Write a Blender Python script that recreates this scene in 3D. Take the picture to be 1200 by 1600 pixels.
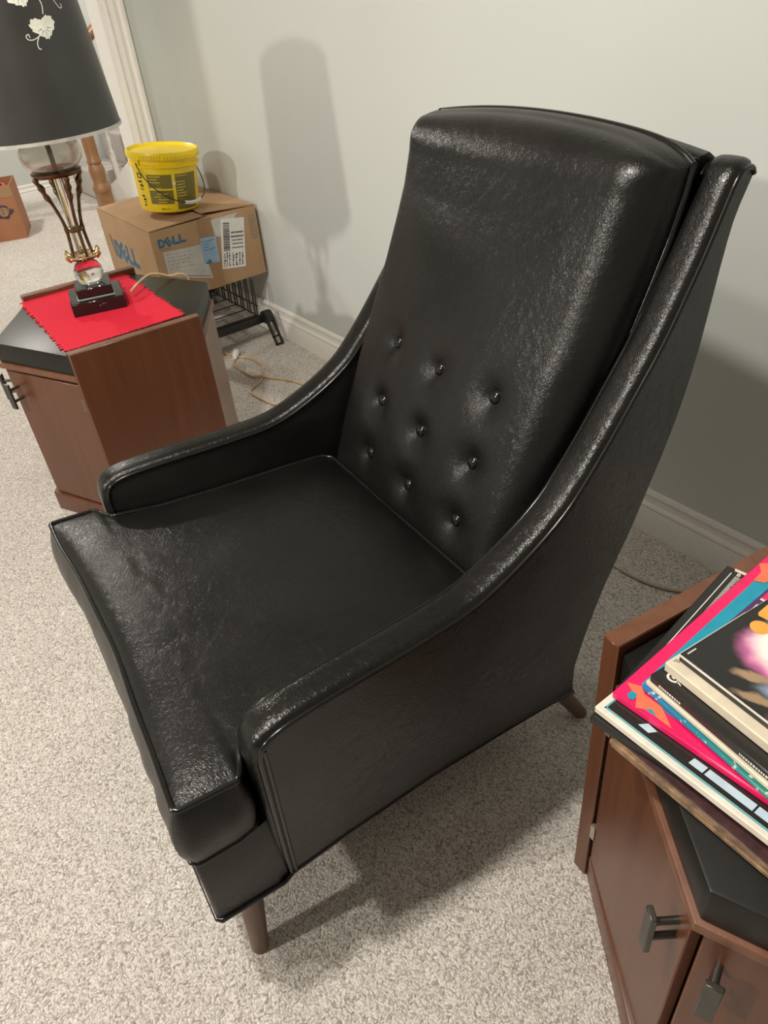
import bpy, bmesh, math, random
from mathutils import Vector, Matrix, noise
random.seed(7)
S = bpy.context.scene
for o in list(bpy.data.objects):
    bpy.data.objects.remove(o)
COL = S.collection

# ------------------------------------------------------------------ camera
cam_d = bpy.data.cameras.new('camera')
cam = bpy.data.objects.new('camera', cam_d)
COL.objects.link(cam)
S.camera = cam
cam_d.sensor_fit = 'VERTICAL'
cam_d.sensor_height = 24.0
cam_d.sensor_width = 18.0
cam_d.lens = 1155.0 * 24.0 / 1600.0
cam_d.clip_start = 0.02
cam.matrix_world = Matrix(((0.60350705, -0.43583343, 0.66770387, 0.0),
                           (0.79277481, 0.41763170, -0.44395030, 0.0),
                           (-0.08536592, 0.79726595, 0.59756143, 1.2),
                           (0, 0, 0, 1)))

# ------------------------------------------------------------------ world, lights, exposure
W = bpy.data.worlds.new('world')
S.world = W
W.use_nodes = True
W.node_tree.nodes['Background'].inputs[0].default_value = (0.5, 0.45, 0.38, 1)
W.node_tree.nodes['Background'].inputs[1].default_value = 0.02
S.view_settings.view_transform = 'Standard'
S.view_settings.look = 'None'
S.view_settings.exposure = 1.28
S.view_settings.gamma = 1.0
S.view_settings.use_curve_mapping = False
WARM = (1.0, 0.935, 0.845)


def bulb(name, loc, watts, radius=0.07, col=WARM):
    d = bpy.data.lights.new(name, 'SPOT')      # recessed lamp: shines down, not on the ceiling
    d.spot_size = math.radians(165)
    d.spot_blend = 0.35
    d.energy = watts
    d.shadow_soft_size = radius
    d.color = col
    o = bpy.data.objects.new(name, d)
    o.location = loc
    COL.objects.link(o)
    return o


bulb('ceiling_bulb', (-0.78, -0.22, 2.36), 46, 0.06)
bulb('ceiling_bulb', (-0.86, -0.60, 2.36), 20, 0.06)
bulb('ceiling_bulb', (-1.32, -2.52, 2.34), 84, 0.07)
bulb('hall_fill', (-4.7, 0.3, 2.36), 58, 0.10)  # added fill light, brightens the hall; no known lamp there
bulb('hall_fill', (-5.0, 2.6, 2.36), 34, 0.10)  # second added fill, over the stairs, likewise without a known lamp

# ------------------------------------------------------------------ materials


def new_mat(name):
    m = bpy.data.materials.new(name)
    m.use_nodes = True
    nt = m.node_tree
    b = nt.nodes['Principled BSDF']
    return m, nt, b


def N(nt, kind, **kw):
    n = nt.nodes.new(kind)
    for k, v in kw.items():
        if hasattr(n, k):
            setattr(n, k, v)
        else:
            n.inputs[k.replace('_', ' ')].default_value = v
    return n


def L(nt, a, b):
    nt.links.new(a, b)


def texco(nt, scale=(1, 1, 1), which='Object'):
    t = nt.nodes.new('ShaderNodeTexCoord')
    mp = nt.nodes.new('ShaderNodeMapping')
    mp.inputs['Scale'].default_value = scale
    L(nt, t.outputs[which], mp.inputs['Vector'])
    return mp.outputs['Vector']


def ramp(nt, fac, stops):
    r = nt.nodes.new('ShaderNodeValToRGB')
    cr = r.color_ramp
    while len(cr.elements) < len(stops):
        cr.elements.new(0.5)
    for e, (p, c) in zip(cr.elements, stops):
        e.position = p
        e.color = (c[0], c[1], c[2], 1)
    L(nt, fac, r.inputs[0])
    return r.outputs[0]


def bump(nt, b, height, strength, dist, prev=None):
    n = nt.nodes.new('ShaderNodeBump')
    n.inputs['Strength'].default_value = strength
    n.inputs['Distance'].default_value = dist
    L(nt, height, n.inputs['Height'])
    if prev is not None:
        L(nt, prev, n.inputs['Normal'])
    L(nt, n.outputs[0], b.inputs['Normal'])
    return n.outputs[0]


def simple(name, col, rough=0.5, metal=0.0, spec=0.5, var=0.12, vscale=40, bstr=0.0, bscale=200, bdist=0.001):
    """plain colour broken up by a little noise"""
    m, nt, b = new_mat(name)
    v = texco(nt)
    n = N(nt, 'ShaderNodeTexNoise', Scale=vscale, Detail=3.0)
    L(nt, v, n.inputs['Vector'])
    lo = tuple(c * (1 - var) for c in col)
    hi = tuple(min(1, c * (1 + var)) for c in col)
    L(nt, ramp(nt, n.outputs['Fac'], [(0.3, lo), (0.7, hi)]), b.inputs['Base Color'])
    b.inputs['Roughness'].default_value = rough
    b.inputs['Metallic'].default_value = metal
    b.inputs['Specular IOR Level'].default_value = spec
    if bstr:
        n2 = N(nt, 'ShaderNodeTexNoise', Scale=bscale, Detail=2.0)
        L(nt, v, n2.inputs['Vector'])
        bump(nt, b, n2.outputs['Fac'], bstr, bdist)
    return m


def leather_mat(name, rough=0.33, wrinkle=0.5):
    m, nt, b = new_mat(name)
    v = texco(nt)
    big = N(nt, 'ShaderNodeTexNoise', Scale=9.0, Detail=3.0)
    L(nt, v, big.inputs['Vector'])
    L(nt, ramp(nt, big.outputs['Fac'], [(0.3, (0.0045, 0.0042, 0.0038)), (0.7, (0.0075, 0.007, 0.0062))]), b.inputs['Base Color'])
    # pressed grain
    vor = N(nt, 'ShaderNodeTexVoronoi', feature='DISTANCE_TO_EDGE', Scale=230.0)
    dn = N(nt, 'ShaderNodeTexNoise', Scale=60.0, Detail=2.0)
    L(nt, v, dn.inputs['Vector'])
    mx = N(nt, 'ShaderNodeMixRGB', blend_type='ADD')
    mx.inputs[0].default_value = 0.03
    L(nt, v, mx.inputs[1])
    L(nt, dn.outputs['Color'], mx.inputs[2])
    L(nt, mx.outputs[0], vor.inputs['Vector'])
    n1 = bump(nt, b, vor.outputs['Distance'], 0.28, 0.0018)
    # fine creases, short and broken
    cr = N(nt, 'ShaderNodeTexNoise', noise_type='RIDGED_MULTIFRACTAL', Scale=42.0, Detail=3.0, Roughness=0.55, Distortion=1.2)
    L(nt, v, cr.inputs['Vector'])
    crs = ramp(nt, cr.outputs['Fac'], [(0.35, (0, 0, 0)), (1.0, (1, 1, 1))])
    n2 = bump(nt, b, crs, wrinkle * 0.45, 0.0020, n1)
    # slow waviness of the padding
    sl = N(nt, 'ShaderNodeTexNoise', Scale=7.0, Detail=1.0)
    L(nt, v, sl.inputs['Vector'])
    bump(nt, b, sl.outputs['Fac'], 0.18, 0.02, n2)
    rr = N(nt, 'ShaderNodeMapRange')
    rr.inputs[3].default_value = rough - 0.05
    rr.inputs[4].default_value = rough + 0.08
    L(nt, big.outputs['Fac'], rr.inputs[0])
    L(nt, rr.outputs[0], b.inputs['Roughness'])
    b.inputs['Specular IOR Level'].default_value = 0.43
    return m


def wood_mat(name, dark, light, rough=0.35, scale=(26, 26, 1.6), spec=0.5):
    m, nt, b = new_mat(name)
    v = texco(nt, scale)
    n = N(nt, 'ShaderNodeTexNoise', Scale=1.6, Detail=6.0, Roughness=0.6, Distortion=0.6)
    L(nt, v, n.inputs['Vector'])
    L(nt, ramp(nt, n.outputs['Fac'], [(0.3, dark), (0.7, light)]), b.inputs['Base Color'])
    bump(nt, b, n.outputs['Fac'], 0.04, 0.001)
    b.inputs['Roughness'].default_value = rough
    b.inputs['Specular IOR Level'].default_value = spec
    return m


def carpet_mat():
    m, nt, b = new_mat('carpet')
    v = texco(nt)
    wob = N(nt, 'ShaderNodeTexNoise', Scale=35.0, Detail=2.0)
    L(nt, v, wob.inputs['Vector'])
    mx = N(nt, 'ShaderNodeMixRGB', blend_type='ADD')
    mx.inputs[0].default_value = 0.02
    L(nt, v, mx.inputs[1])
    L(nt, wob.outputs['Color'], mx.inputs[2])
    vor = N(nt, 'ShaderNodeTexVoronoi', feature='F1', Scale=300.0)
    L(nt, mx.outputs[0], vor.inputs['Vector'])
    loop = ramp(nt, vor.outputs['Distance'], [(0.0, (1, 1, 1)), (0.45, (0.86, 0.86, 0.86)), (0.9, (0.34, 0.32, 0.30))])
    # yarn flecks, one colour to a loop
    sep = N(nt, 'ShaderNodeSeparateColor')
    L(nt, vor.outputs['Color'], sep.inputs[0])
    yarn = ramp(nt, sep.outputs[0], [(0.0, (0.40, 0.36, 0.32)), (0.2, (0.62, 0.57, 0.52)), (0.6, (0.76, 0.715, 0.655)), (1.0, (0.86, 0.82, 0.77))])
    mul = N(nt, 'ShaderNodeMixRGB', blend_type='MULTIPLY')
    mul.inputs[0].default_value = 0.75
    L(nt, yarn, mul.inputs[1])
    L(nt, loop, mul.inputs[2])
    soft = N(nt, 'ShaderNodeTexNoise', Scale=3.0, Detail=3.0)
    L(nt, v, soft.inputs['Vector'])
    sh = ramp(nt, soft.outputs['Fac'], [(0.3, (0.93, 0.92, 0.92)), (0.7, (1, 1, 1))])
    mul2 = N(nt, 'ShaderNodeMixRGB', blend_type='MULTIPLY')
    mul2.inputs[0].default_value = 1.0
    L(nt, mul.outputs[0], mul2.inputs[1])
    L(nt, sh, mul2.inputs[2])
    L(nt, mul2.outputs[0], b.inputs['Base Color'])
    inv = N(nt, 'ShaderNodeMath', operation='SUBTRACT')
    inv.inputs[0].default_value = 1.0
    L(nt, vor.outputs['Distance'], inv.inputs[1])
    bump(nt, b, inv.outputs[0], 0.7, 0.0022)
    b.inputs['Roughness'].default_value = 0.95
    b.inputs['Specular IOR Level'].default_value = 0.1
    return m


def glass_mat(name, col=(1, 1, 1), rough=0.0, milky=0.0):
    m, nt, b = new_mat(name)
    v = texco(nt)
    n = N(nt, 'ShaderNodeTexNoise', Scale=30.0, Detail=2.0)
    L(nt, v, n.inputs['Vector'])
    L(nt, ramp(nt, n.outputs['Fac'], [(0.3, tuple(c * .95 for c in col)), (0.7, col)]), b.inputs['Base Color'])
    b.inputs['Roughness'].default_value = rough
    b.inputs['IOR'].default_value = 1.45
    b.inputs['Transmission Weight'].default_value = 1.0 - milky
    return m


def marble_mat():
    m, nt, b = new_mat('black_marble')
    v = texco(nt, (1, 1, 1))
    n = N(nt, 'ShaderNodeTexNoise', Scale=26.0, Detail=7.0, Roughness=0.75, Distortion=2.0)
    L(nt, v, n.inputs['Vector'])
    L(nt, ramp(nt, n.outputs['Fac'], [(0.0, (0.008, 0.008, 0.008)), (0.62, (0.012, 0.012, 0.011)), (0.70, (0.28, 0.27, 0.24)), (0.76, (0.012, 0.012, 0.011))]), b.inputs['Base Color'])
    b.inputs['Roughness'].default_value = 0.12
    return m


def blot_mat(name, base, blots, rough=0.3):
    """flat print: soft ellipses (cx, cy, rx, ry, rot, colour, softness) in object coordinates"""
    m, nt, b = new_mat(name)
    t = nt.nodes.new('ShaderNodeTexCoord')
    nz = N(nt, 'ShaderNodeTexNoise', Scale=45.0, Detail=3.0)
    L(nt, t.outputs['Object'], nz.inputs['Vector'])
    warp = N(nt, 'ShaderNodeMixRGB', blend_type='ADD')
    warp.inputs[0].default_value = 0.018
    L(nt, t.outputs['Object'], warp.inputs[1])
    L(nt, nz.outputs['Color'], warp.inputs[2])
    prev = None
    for (cx, cy, rx, ry, rot, colr, soft) in blots:
        mp = nt.nodes.new('ShaderNodeMapping')
        mp.vector_type = 'TEXTURE'
        mp.inputs['Location'].default_value = (cx + 0.009, cy + 0.009, 0)
        mp.inputs['Rotation'].default_value = (0, 0, rot)
        mp.inputs['Scale'].default_value = (rx, ry, 100)
        L(nt, warp.outputs[0], mp.inputs['Vector'])
        ln = N(nt, 'ShaderNodeVectorMath', operation='LENGTH')
        L(nt, mp.outputs[0], ln.inputs[0])
        mr = N(nt, 'ShaderNodeMapRange')
        mr.interpolation_type = 'SMOOTHSTEP'
        mr.inputs[1].default_value = 1.0
        mr.inputs[2].default_value = max(0.0, 1.0 - soft)
        L(nt, ln.outputs['Value'], mr.inputs[0])
        mix = nt.nodes.new('ShaderNodeMixRGB')
        L(nt, mr.outputs[0], mix.inputs[0])
        if prev is None:
            mix.inputs[1].default_value = (*base, 1)
        else:
            L(nt, prev, mix.inputs[1])
        mix.inputs[2].default_value = (*colr, 1)
        prev = mix.outputs[0]
    L(nt, prev, b.inputs['Base Color'])
    b.inputs['Roughness'].default_value = rough
    return m


M = {}
M['wall'] = simple('wall_paint', (0.575, 0.60, 0.57), 0.75, var=0.015, vscale=3, bstr=0.05, bscale=350, bdist=0.0006)
M['ceiling'] = simple('ceiling_paint', (0.66, 0.65, 0.62), 0.9, var=0.02)
M['trim'] = simple('trim_paint', (0.80, 0.78, 0.73), 0.4, var=0.02)
M['carpet'] = carpet_mat()
M['leather'] = leather_mat('black_leather')
M['leather_shiny'] = leather_mat('black_leather_arms', 0.28, 0.5)
M['piping'] = simple('black_piping', (0.008, 0.0075, 0.007), 0.2, var=0.2, vscale=90)
M['button'] = simple('black_button', (0.006, 0.006, 0.006), 0.18, var=0.1)
M['leg_wood'] = wood_mat('leg_wood', (0.10, 0.058, 0.040), (0.165, 0.10, 0.072), 0.45, (40, 40, 4))
M['wood'] = wood_mat('table_wood', (0.095, 0.032, 0.014), (0.135, 0.048, 0.022), 0.32)
M['wood_edge'] = wood_mat('table_edge_wood', (0.125, 0.048, 0.025), (0.185, 0.078, 0.04), 0.4)
M['wood_rear'] = wood_mat('table_rear_wood', (0.16, 0.085, 0.055), (0.22, 0.125, 0.085), 0.3)
M['black_top'] = simple('black_top', (0.009, 0.0088, 0.008), 0.40, spec=0.32, var=0.15, bstr=0.04, bscale=500, bdist=0.0005)
M['dark_gap'] = simple('dark_inside', (0.004, 0.003, 0.003), 0.8)
M['pewter'] = simple('pewter', (0.10, 0.095, 0.085), 0.38, metal=0.8)
M['hinge'] = simple('hinge_metal', (0.55, 0.52, 0.45), 0.35, metal=0.9)
M['mat'] = None
M['fringe'] = simple('red_fringe', (0.62, 0.018, 0.035), 0.9, var=0.2)
M['marble'] = marble_mat()
M['brass'] = simple('aged_brass', (0.15, 0.085, 0.038), 0.38, metal=0.75, var=0.45, vscale=70)
M['brass_bright'] = simple('bright_brass', (0.62, 0.42, 0.22), 0.24, metal=0.9, var=0.2)
M['glass'] = glass_mat('clear_glass')
M['globe'] = glass_mat('cloudy_glass', (1.0, 0.96, 0.90), 0.06, 0.13)
M['shade'] = simple('black_shade', (0.034, 0.033, 0.031), 0.36, var=0.1, vscale=15, bstr=0.03, bscale=300)
M['silver'] = simple('silver_trim', (0.62, 0.60, 0.54), 0.35, metal=0.4)
M['white_print'] = simple('white_print', (0.72, 0.71, 0.62), 0.5, var=0.06)
M['cord'] = simple('cream_cord', (0.62, 0.42, 0.24), 0.5)
M['cord_pale'] = simple('pale_cord', (0.50, 0.41, 0.29), 0.5)
M['white_plastic'] = simple('white_plastic', (0.78, 0.76, 0.72), 0.4, var=0.03)
M['card'] = simple('cardboard', (0.43, 0.27, 0.145), 0.8, var=0.07, vscale=12)
M['card_edge'] = simple('cardboard_edge', (0.20, 0.11, 0.055), 0.85)
M['card_red'] = simple('brown_cardboard', (0.36, 0.155, 0.075), 0.75, var=0.07, vscale=10)
M['tape'] = simple('packing_tape', (0.36, 0.205, 0.10), 0.3, var=0.05)
M['dell_blue'] = simple('blue_ink', (0.028, 0.15, 0.30), 0.6, var=0.25, vscale=60)
M['paper'] = simple('paper_label', (0.70, 0.68, 0.63), 0.55, var=0.04)
M['paper_grey'] = simple('plastic_pouch', (0.52, 0.51, 0.47), 0.25, var=0.12, vscale=25)
M['paper_blue'] = simple('blue_label', (0.30, 0.44, 0.60), 0.5, var=0.12)
M['ink'] = simple('dark_ink', (0.03, 0.03, 0.03), 0.6)
M['ink_grey'] = simple('grey_ink', (0.22, 0.21, 0.20), 0.6)
M['ink_purple'] = simple('purple_ink', (0.06, 0.035, 0.05), 0.6, var=0.4, vscale=30)
M['ink_tan'] = simple('tan_ink', (0.30, 0.17, 0.10), 0.6, var=0.4, vscale=60)
M['yellow'] = simple('yellow_plastic', (0.95, 0.70, 0.016), 0.33, var=0.03)
M['yellow_print'] = simple('yellow_print', (0.80, 0.62, 0.06), 0.4, var=0.03)
M['olive'] = simple('olive_print', (0.20, 0.165, 0.028), 0.45, var=0.15, vscale=200)
M['wire'] = simple('dark_wire', (0.035, 0.033, 0.03), 0.4, metal=0.4)
M['black_plastic'] = simple('black_plastic', (0.014, 0.013, 0.012), 0.4)
M['oak'] = wood_mat('oak_rail', (0.24, 0.115, 0.05), (0.33, 0.165, 0.075), 0.35, (30, 30, 3))
M['stair_carpet'] = simple('stair_carpet', (0.50, 0.46, 0.43), 0.95, var=0.12, vscale=120, bstr=0.3, bscale=250, bdist=0.003)


def mat_cloth():
    m, nt, b = new_mat('red_ribbed_cloth')
    v = texco(nt)
    w = N(nt, 'ShaderNodeTexWave', bands_direction='Y', Scale=55.0, Distortion=0.6, Detail=2.0)
    L(nt, v, w.inputs['Vector'])
    L(nt, ramp(nt, w.outputs['Fac'], [(0.0, (0.44, 0.008, 0.022)), (0.6, (0.82, 0.026, 0.060))]), b.inputs['Base Color'])
    bump(nt, b, w.outputs['Fac'], 0.5, 0.0015)
    b.inputs['Roughness'].default_value = 0.85
    b.inputs['Specular IOR Level'].default_value = 0.2
    return m


M['mat'] = mat_cloth()

# ------------------------------------------------------------------ mesh helpers


class MB:
    def __init__(self):
        self.v = []
        self.f = []

    def add(self, verts, faces):
        b = len(self.v)
        self.v += [tuple(p) for p in verts]
        self.f += [tuple(b + i for i in f) for f in faces]

    def box(self, x0, x1, y0, y1, z0, z1):
        self.add([(x0, y0, z0), (x1, y0, z0), (x1, y1, z0), (x0, y1, z0), (x0, y0, z1), (x1, y0, z1), (x1, y1, z1), (x0, y1, z1)],
                 [(3, 2, 1, 0), (4, 5, 6, 7), (0, 1, 5, 4), (1, 2, 6, 5), (2, 3, 7, 6), (3, 0, 4, 7)])

    def prism(self, poly, z0, z1):
        """closed polygon in XY extruded in Z; counter-clockwise"""
        n = len(poly)
        self.add([(x, y, z0) for x, y in poly] + [(x, y, z1) for x, y in poly],
                 [tuple(reversed(range(n))), tuple(range(n, 2 * n))] + [(i, (i + 1) % n, n + (i + 1) % n, n + i) for i in range(n)])

    def tube(self, pts, r, n=8, closed=False, caps=True):
        pts = [Vector(p) for p in pts]
        k = len(pts)
        rs = r if isinstance(r, (list, tuple)) else [r] * k
        t0 = (pts[1] - pts[0]).normalized()
        up = Vector((0, 0, 1)) if abs(t0.z) < 0.9 else Vector((1, 0, 0))
        nrm = (up - t0 * up.dot(t0)).normalized()
        vs = []
        for i, p in enumerate(pts):
            if closed:
                t = (pts[(i + 1) % k] - pts[i - 1]).normalized()
            else:
                t = (pts[min(i + 1, k - 1)] - pts[max(i - 1, 0)]).normalized()
            nrm = (nrm - t * nrm.dot(t))
            nrm = nrm.normalized() if nrm.length > 1e-9 else t.orthogonal().normalized()
            bi = t.cross(nrm)
            for j in range(n):
                a = 2 * math.pi * j / n
                vs.append(p + (nrm * math.cos(a) + bi * math.sin(a)) * rs[i])
        fs = []
        for i in range(k if closed else k - 1):
            i2 = (i + 1) % k
            for j in range(n):
                j2 = (j + 1) % n
                fs.append((i * n + j, i * n + j2, i2 * n + j2, i2 * n + j))
        if caps and not closed:
            fs.append(tuple(reversed(range(n))))
            fs.append(tuple((k - 1) * n + j for j in range(n)))
        self.add(vs, fs)

    def lathe(self, prof, n=32, cx=0, cy=0, cap=True):
        """profile of (r, z) from bottom to top"""
        vs = []
        for r, z in prof:
            for j in range(n):
                a = 2 * math.pi * j / n
                vs.append((cx + r * math.cos(a), cy + r * math.sin(a), z))
        fs = []
        for i in range(len(prof) - 1):
            for j in range(n):
                j2 = (j + 1) % n
                fs.append((i * n + j, i * n + j2, (i + 1) * n + j2, (i + 1) * n + j))
        if cap:
            fs.append(tuple(reversed(range(n))))
            fs.append(tuple((len(prof) - 1) * n + j for j in range(n)))
        self.add(vs, fs)

    def grid(self, fn, nu, nv, flip=False):
        vs = [fn(i / nu, j / nv) for j in range(nv + 1) for i in range(nu + 1)]
        fs = []
        for j in range(nv):
            for i in range(nu):
                a = j * (nu + 1) + i
                q = (a, a + 1, a + nu + 2, a + nu + 1)
                fs.append(tuple(reversed(q)) if flip else q)
        self.add(vs, fs)

    def build(self, name, mat, parent=None, smooth=None, bevel=0.0, seg=2, loc=None, rot=None, recalc=True):
        me = bpy.data.meshes.new(name)
        me.from_pydata(self.v, [], self.f)
        bm = bmesh.new()
        bm.from_mesh(me)
        bmesh.ops.remove_doubles(bm, verts=bm.verts, dist=1e-6)
        if recalc:
            bmesh.ops.recalc_face_normals(bm, faces=bm.faces)
        if bevel > 0:
            es = [e for e in bm.edges if len(e.link_faces) == 2 and e.calc_face_angle(0) > math.radians(25)]
            bmesh.ops.bevel(bm, geom=es, offset=bevel, segments=seg, affect='EDGES', profile=0.6, clamp_overlap=True)
        bm.to_mesh(me)
        bm.free()
        if smooth is not None or bevel > 0:
            for p in me.polygons:
                p.use_smooth = True
            me.set_sharp_from_angle(angle=math.radians(smooth if smooth else 40))
        me.materials.append(mat)
        o = bpy.data.objects.new(name, me)
        COL.objects.link(o)
        if parent is not None:
            o.parent = parent
        if loc is not None:
            o.location = loc
        if rot is not None:
            o.rotation_euler = rot
        return o


def tag(o, label=None, cat=None, group=None, kind=None):
    if label:
        o['label'] = label
    if cat:
        o['category'] = cat
    if group:
        o['group'] = group
    if kind:
        o['kind'] = kind
    return o


def empty(name, loc, rz=0.0, label=None, cat=None, group=None):
    o = bpy.data.objects.new(name, None)
    o.empty_display_size = 0.1
    o.location = loc
    o.rotation_euler = (0, 0, rz)
    COL.objects.link(o)
    return tag(o, label, cat, group)


def catmull(pts, n=8, closed=False):
    P = [Vector(p) for p in pts]
    k = len(P)
    out = []
    rng = range(k if closed else k - 1)
    for i in rng:
        if closed:
            a, b, c, d = P[i - 1], P[i], P[(i + 1) % k], P[(i + 2) % k]
        else:
            a, b, c, d = P[max(i - 1, 0)], P[i], P[i + 1], P[min(i + 2, k - 1)]
        for j in range(n):
            t = j / n
            out.append(0.5 * ((2 * b) + (c - a) * t + (2 * a - 5 * b + 4 * c - d) * t * t + (3 * b - a - 3 * c + d) * t ** 3))
    if not closed:
        out.append(P[-1])
    return out


def text_polys(body, size, bold=0.0):
    cu = bpy.data.curves.new('txt', 'FONT')
    cu.body = body
    cu.size = size
    cu.offset = bold
    cu.resolution_u = 3
    o = bpy.data.objects.new('txt', cu)
    COL.objects.link(o)
    me = bpy.data.meshes.new_from_object(o.evaluated_get(bpy.context.evaluated_depsgraph_get()))
    vs = [v.co.copy() for v in me.vertices]
    fs = [tuple(p.vertices) for p in me.polygons]
    bpy.data.objects.remove(o)
    bpy.data.curves.remove(cu)
    bpy.data.meshes.remove(me)
    return vs, fs


def decal(name, quads, mp, mat, parent, recalc=False):
    """flat print: list of 2D polygons carried to 3D by mp(x, y)"""
    mb = MB()
    for q in quads:
        mb.add([mp(x, y) for x, y in q], [tuple(range(len(q)))])
    return mb.build(name, mat, parent, recalc=recalc)


def rect(x0, y0, x1, y1):
    return [(x0, y0), (x1, y0), (x1, y1), (x0, y1)]


# ------------------------------------------------------------------ the room
YW = 1.3286      # back wall
XL = -3.205      # left wall with the opening
XR, YF, ZC = 3.0, -5.2, 2.42
XH = -6.12       # wall of the hall beyond
T = 0.12


def struct(name, mb, mat, parent=None, **kw):
    o = mb.build(name, mat, parent, **kw)
    if parent is None:
        o['kind'] = 'structure'
    return o


m = MB(); m.box(-8.2, XR, YF, 3.6, -0.06, 0.0); floor = struct('floor', m, M['carpet'])
m = MB(); m.box(-8.2, XR, YF, 3.6, ZC, ZC + 0.06); struct('ceiling', m, M['ceiling'])
m = MB(); m.box(XL, XR, YW, YW + T, 0, ZC); struct('wall_back', m, M['wall'])
m = MB(); m.box(XR, XR + T, YF, YW + T, 0, ZC); struct('wall_right', m, M['wall'])
m = MB(); m.box(-8.2, XR, YF - T, YF, 0, ZC); struct('wall_front', m, M['wall'])
OP0, OP1 = -0.9, 1.148     # the cased opening
m = MB()
m.box(XL - T, XL, OP1, 3.6, 0, ZC)
m.box(XL - T, XL, YF, OP0, 0, ZC)
m.box(XL - T, XL, OP0, OP1, 2.05, ZC)
struct('wall_left', m, M['wall'])
m = MB(); m.box(XH - T, XH, YF, 3.6, 0, ZC); struct('wall_hall', m, M['wall'])
m = MB(); m.box(-8.2, XL, 3.6, 3.6 + T, 0, ZC); struct('wall_stair', m, M['wall'])


def baseboard(name, p, q, nrm, h=0.121):
    """moulded baseboard from p to q on a wall whose outward normal is nrm"""
    prof = [(0, 0), (0.015, 0), (0.015, 0.070), (0.013, 0.074), (0.0155, 0.079), (0.0145, 0.084), (0.009, 0.090), (0.0075, 0.103), (0.010, 0.108),
            (0.010, 0.112), (0.006, 0.119), (0, h)]
    mb = MB()
    n = len(prof)
    for e in (p, q):
        mb.v += [(e[0] + nrm[0] * d, e[1] + nrm[1] * d, z) for d, z in prof]
    mb.f += [(i, (i + 1) % n, n + (i + 1) % n, n + i) for i in range(n)] + [tuple(range(n)), tuple(range(n, 2 * n))]
    return struct(name, mb, M['trim'], smooth=30)


baseboard('baseboard_back', (XL + 0.001, YW), (XR, YW), (0, -1))
baseboard('baseboard_left', (XL, 1.222), (XL, YW - 0.012), (1, 0))
baseboard('baseboard_hall', (XH, YF), (XH, 1.64), (1, 0), 0.121)
# fluted casing round the opening
prof = [(0.0, 0.0), (0.0, 0.012), (0.006, 0.016), (0.014, 0.016), (0.018, 0.012), (0.030, 0.0115), (0.036, 0.015), (0.042, 0.015), (0.048, 0.0115), (0.056, 0.012),
        (0.062, 0.019), (0.070, 0.021), (0.078, 0.018), (0.080, 0.0)]


def casing(name, y, sgn):
    mb = MB()
    n = len(prof)
    for z in (0.0, 2.13):
        mb.v += [(XL + d, y + sgn * w, z) for w, d in prof]
    mb.f += [(i, (i + 1) % n, n + (i + 1) % n, n + i) for i in range(n)] + [tuple(range(n)), tuple(range(n, 2 * n))]
    return struct(name, mb, M['trim'], smooth=35)


casing('trim_1', 1.142, 1)
casing('trim_2', OP0, -1)
m = MB(); m.box(XL - T - 0.004, XL + 0.002, OP1 - 0.018, OP1 + 0.001, 0, 2.05); struct('trim_3', m, M['trim'])
m = MB(); m.box(XL, XL + 0.018, OP0 - 0.08, OP1 + 0.074, 2.05, 2.13); struct('trim_4', m, M['trim'])

# ------------------------------------------------------------------ staircase in the hall
st = empty('staircase', (-5.85, 1.65, 0), 0, 'carpeted staircase with oak newel post and white balusters beyond the opening', 'staircase')


def stl(mb, name, mat, parent=st, **kw):
    o = mb.build(name, mat, parent, **kw)
    o.matrix_parent_inverse = Matrix.Translation(-Vector(parent.location)) if parent is st else Matrix()
    return o


SX0, SX1 = XH, -5.58
for i in range(6):
    y0 = 1.647 + i * 0.27
    m = MB()
    m.box(SX0 + 0.002, SX1, y0, y0 + 0.27 if i < 5 else 3.59, 0.0 if i == 0 else 0.19 * i - 0.02, 0.19 * (i + 1))
    stl(m, 'step', M['stair_carpet'], bevel=0.02, seg=3)
m = MB()
zs = lambda y: 0.19 * (y - 1.647) / 0.27
for x0, x1 in ((SX1, SX1 + 0.03),):
    vs = []
    for x in (x0, x1):
        vs += [(x, 1.62, 0.0), (x, 1.62, 0.03), (x, 3.2, zs(3.2) + 0.05), (x, 3.2, zs(3.2) - 0.12), (x, 1.95, 0.0)]
    m.add(vs, [(0, 1, 2, 3, 4), (9, 8, 7, 6, 5)] + [(i, (i + 1) % 5, 5 + (i + 1) % 5, 5 + i) for i in range(5)])
stl(m, 'stringer', M['trim'])
nx, ny = -5.47, 1.63
m = MB()
m.box(nx - 0.045, nx + 0.045, ny - 0.045, ny + 0.045, 0, 0.10)
m.lathe([(0.058, 0.10), (0.062, 0.125), (0.050, 0.14), (0.044, 0.16), (0.050, 0.20), (0.053, 0.23), (0.046, 0.262), (0.040, 0.27), (0.047, 0.278), (0.047, 0.288),
         (0.041, 0.298), (0.043, 0.36), (0.042, 0.5), (0.036, 0.75), (0.032, 0.86), (0.042, 0.875), (0.034, 0.89), (0.044, 0.91)], 20, nx, ny)
m.box(nx - 0.042, nx + 0.042, ny - 0.042, ny + 0.042, 0.91, 1.13)
stl(m, 'newel_post', M['oak'], smooth=50)
for i in range(8):
    bx, by = SX1 + 0.012, 1.79 + i * 0.135
    z0 = zs(by) + 0.19
    m = MB()
    m.box(bx - 0.016, bx + 0.016, by - 0.016, by + 0.016, z0 - 0.16, z0)
    m.lathe([(0.018, z0), (0.02, z0 + 0.015), (0.011, z0 + 0.03), (0.015, z0 + 0.06), (0.019, z0 + 0.10), (0.011, z0 + 0.13), (0.018, z0 + 0.145), (0.011, z0 + 0.16),
             (0.016, z0 + 0.22), (0.015, z0 + 0.35), (0.011, z0 + 0.62)], 12, bx, by)
    stl(m, 'baluster', M['trim'], smooth=50)
m = MB()
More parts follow.
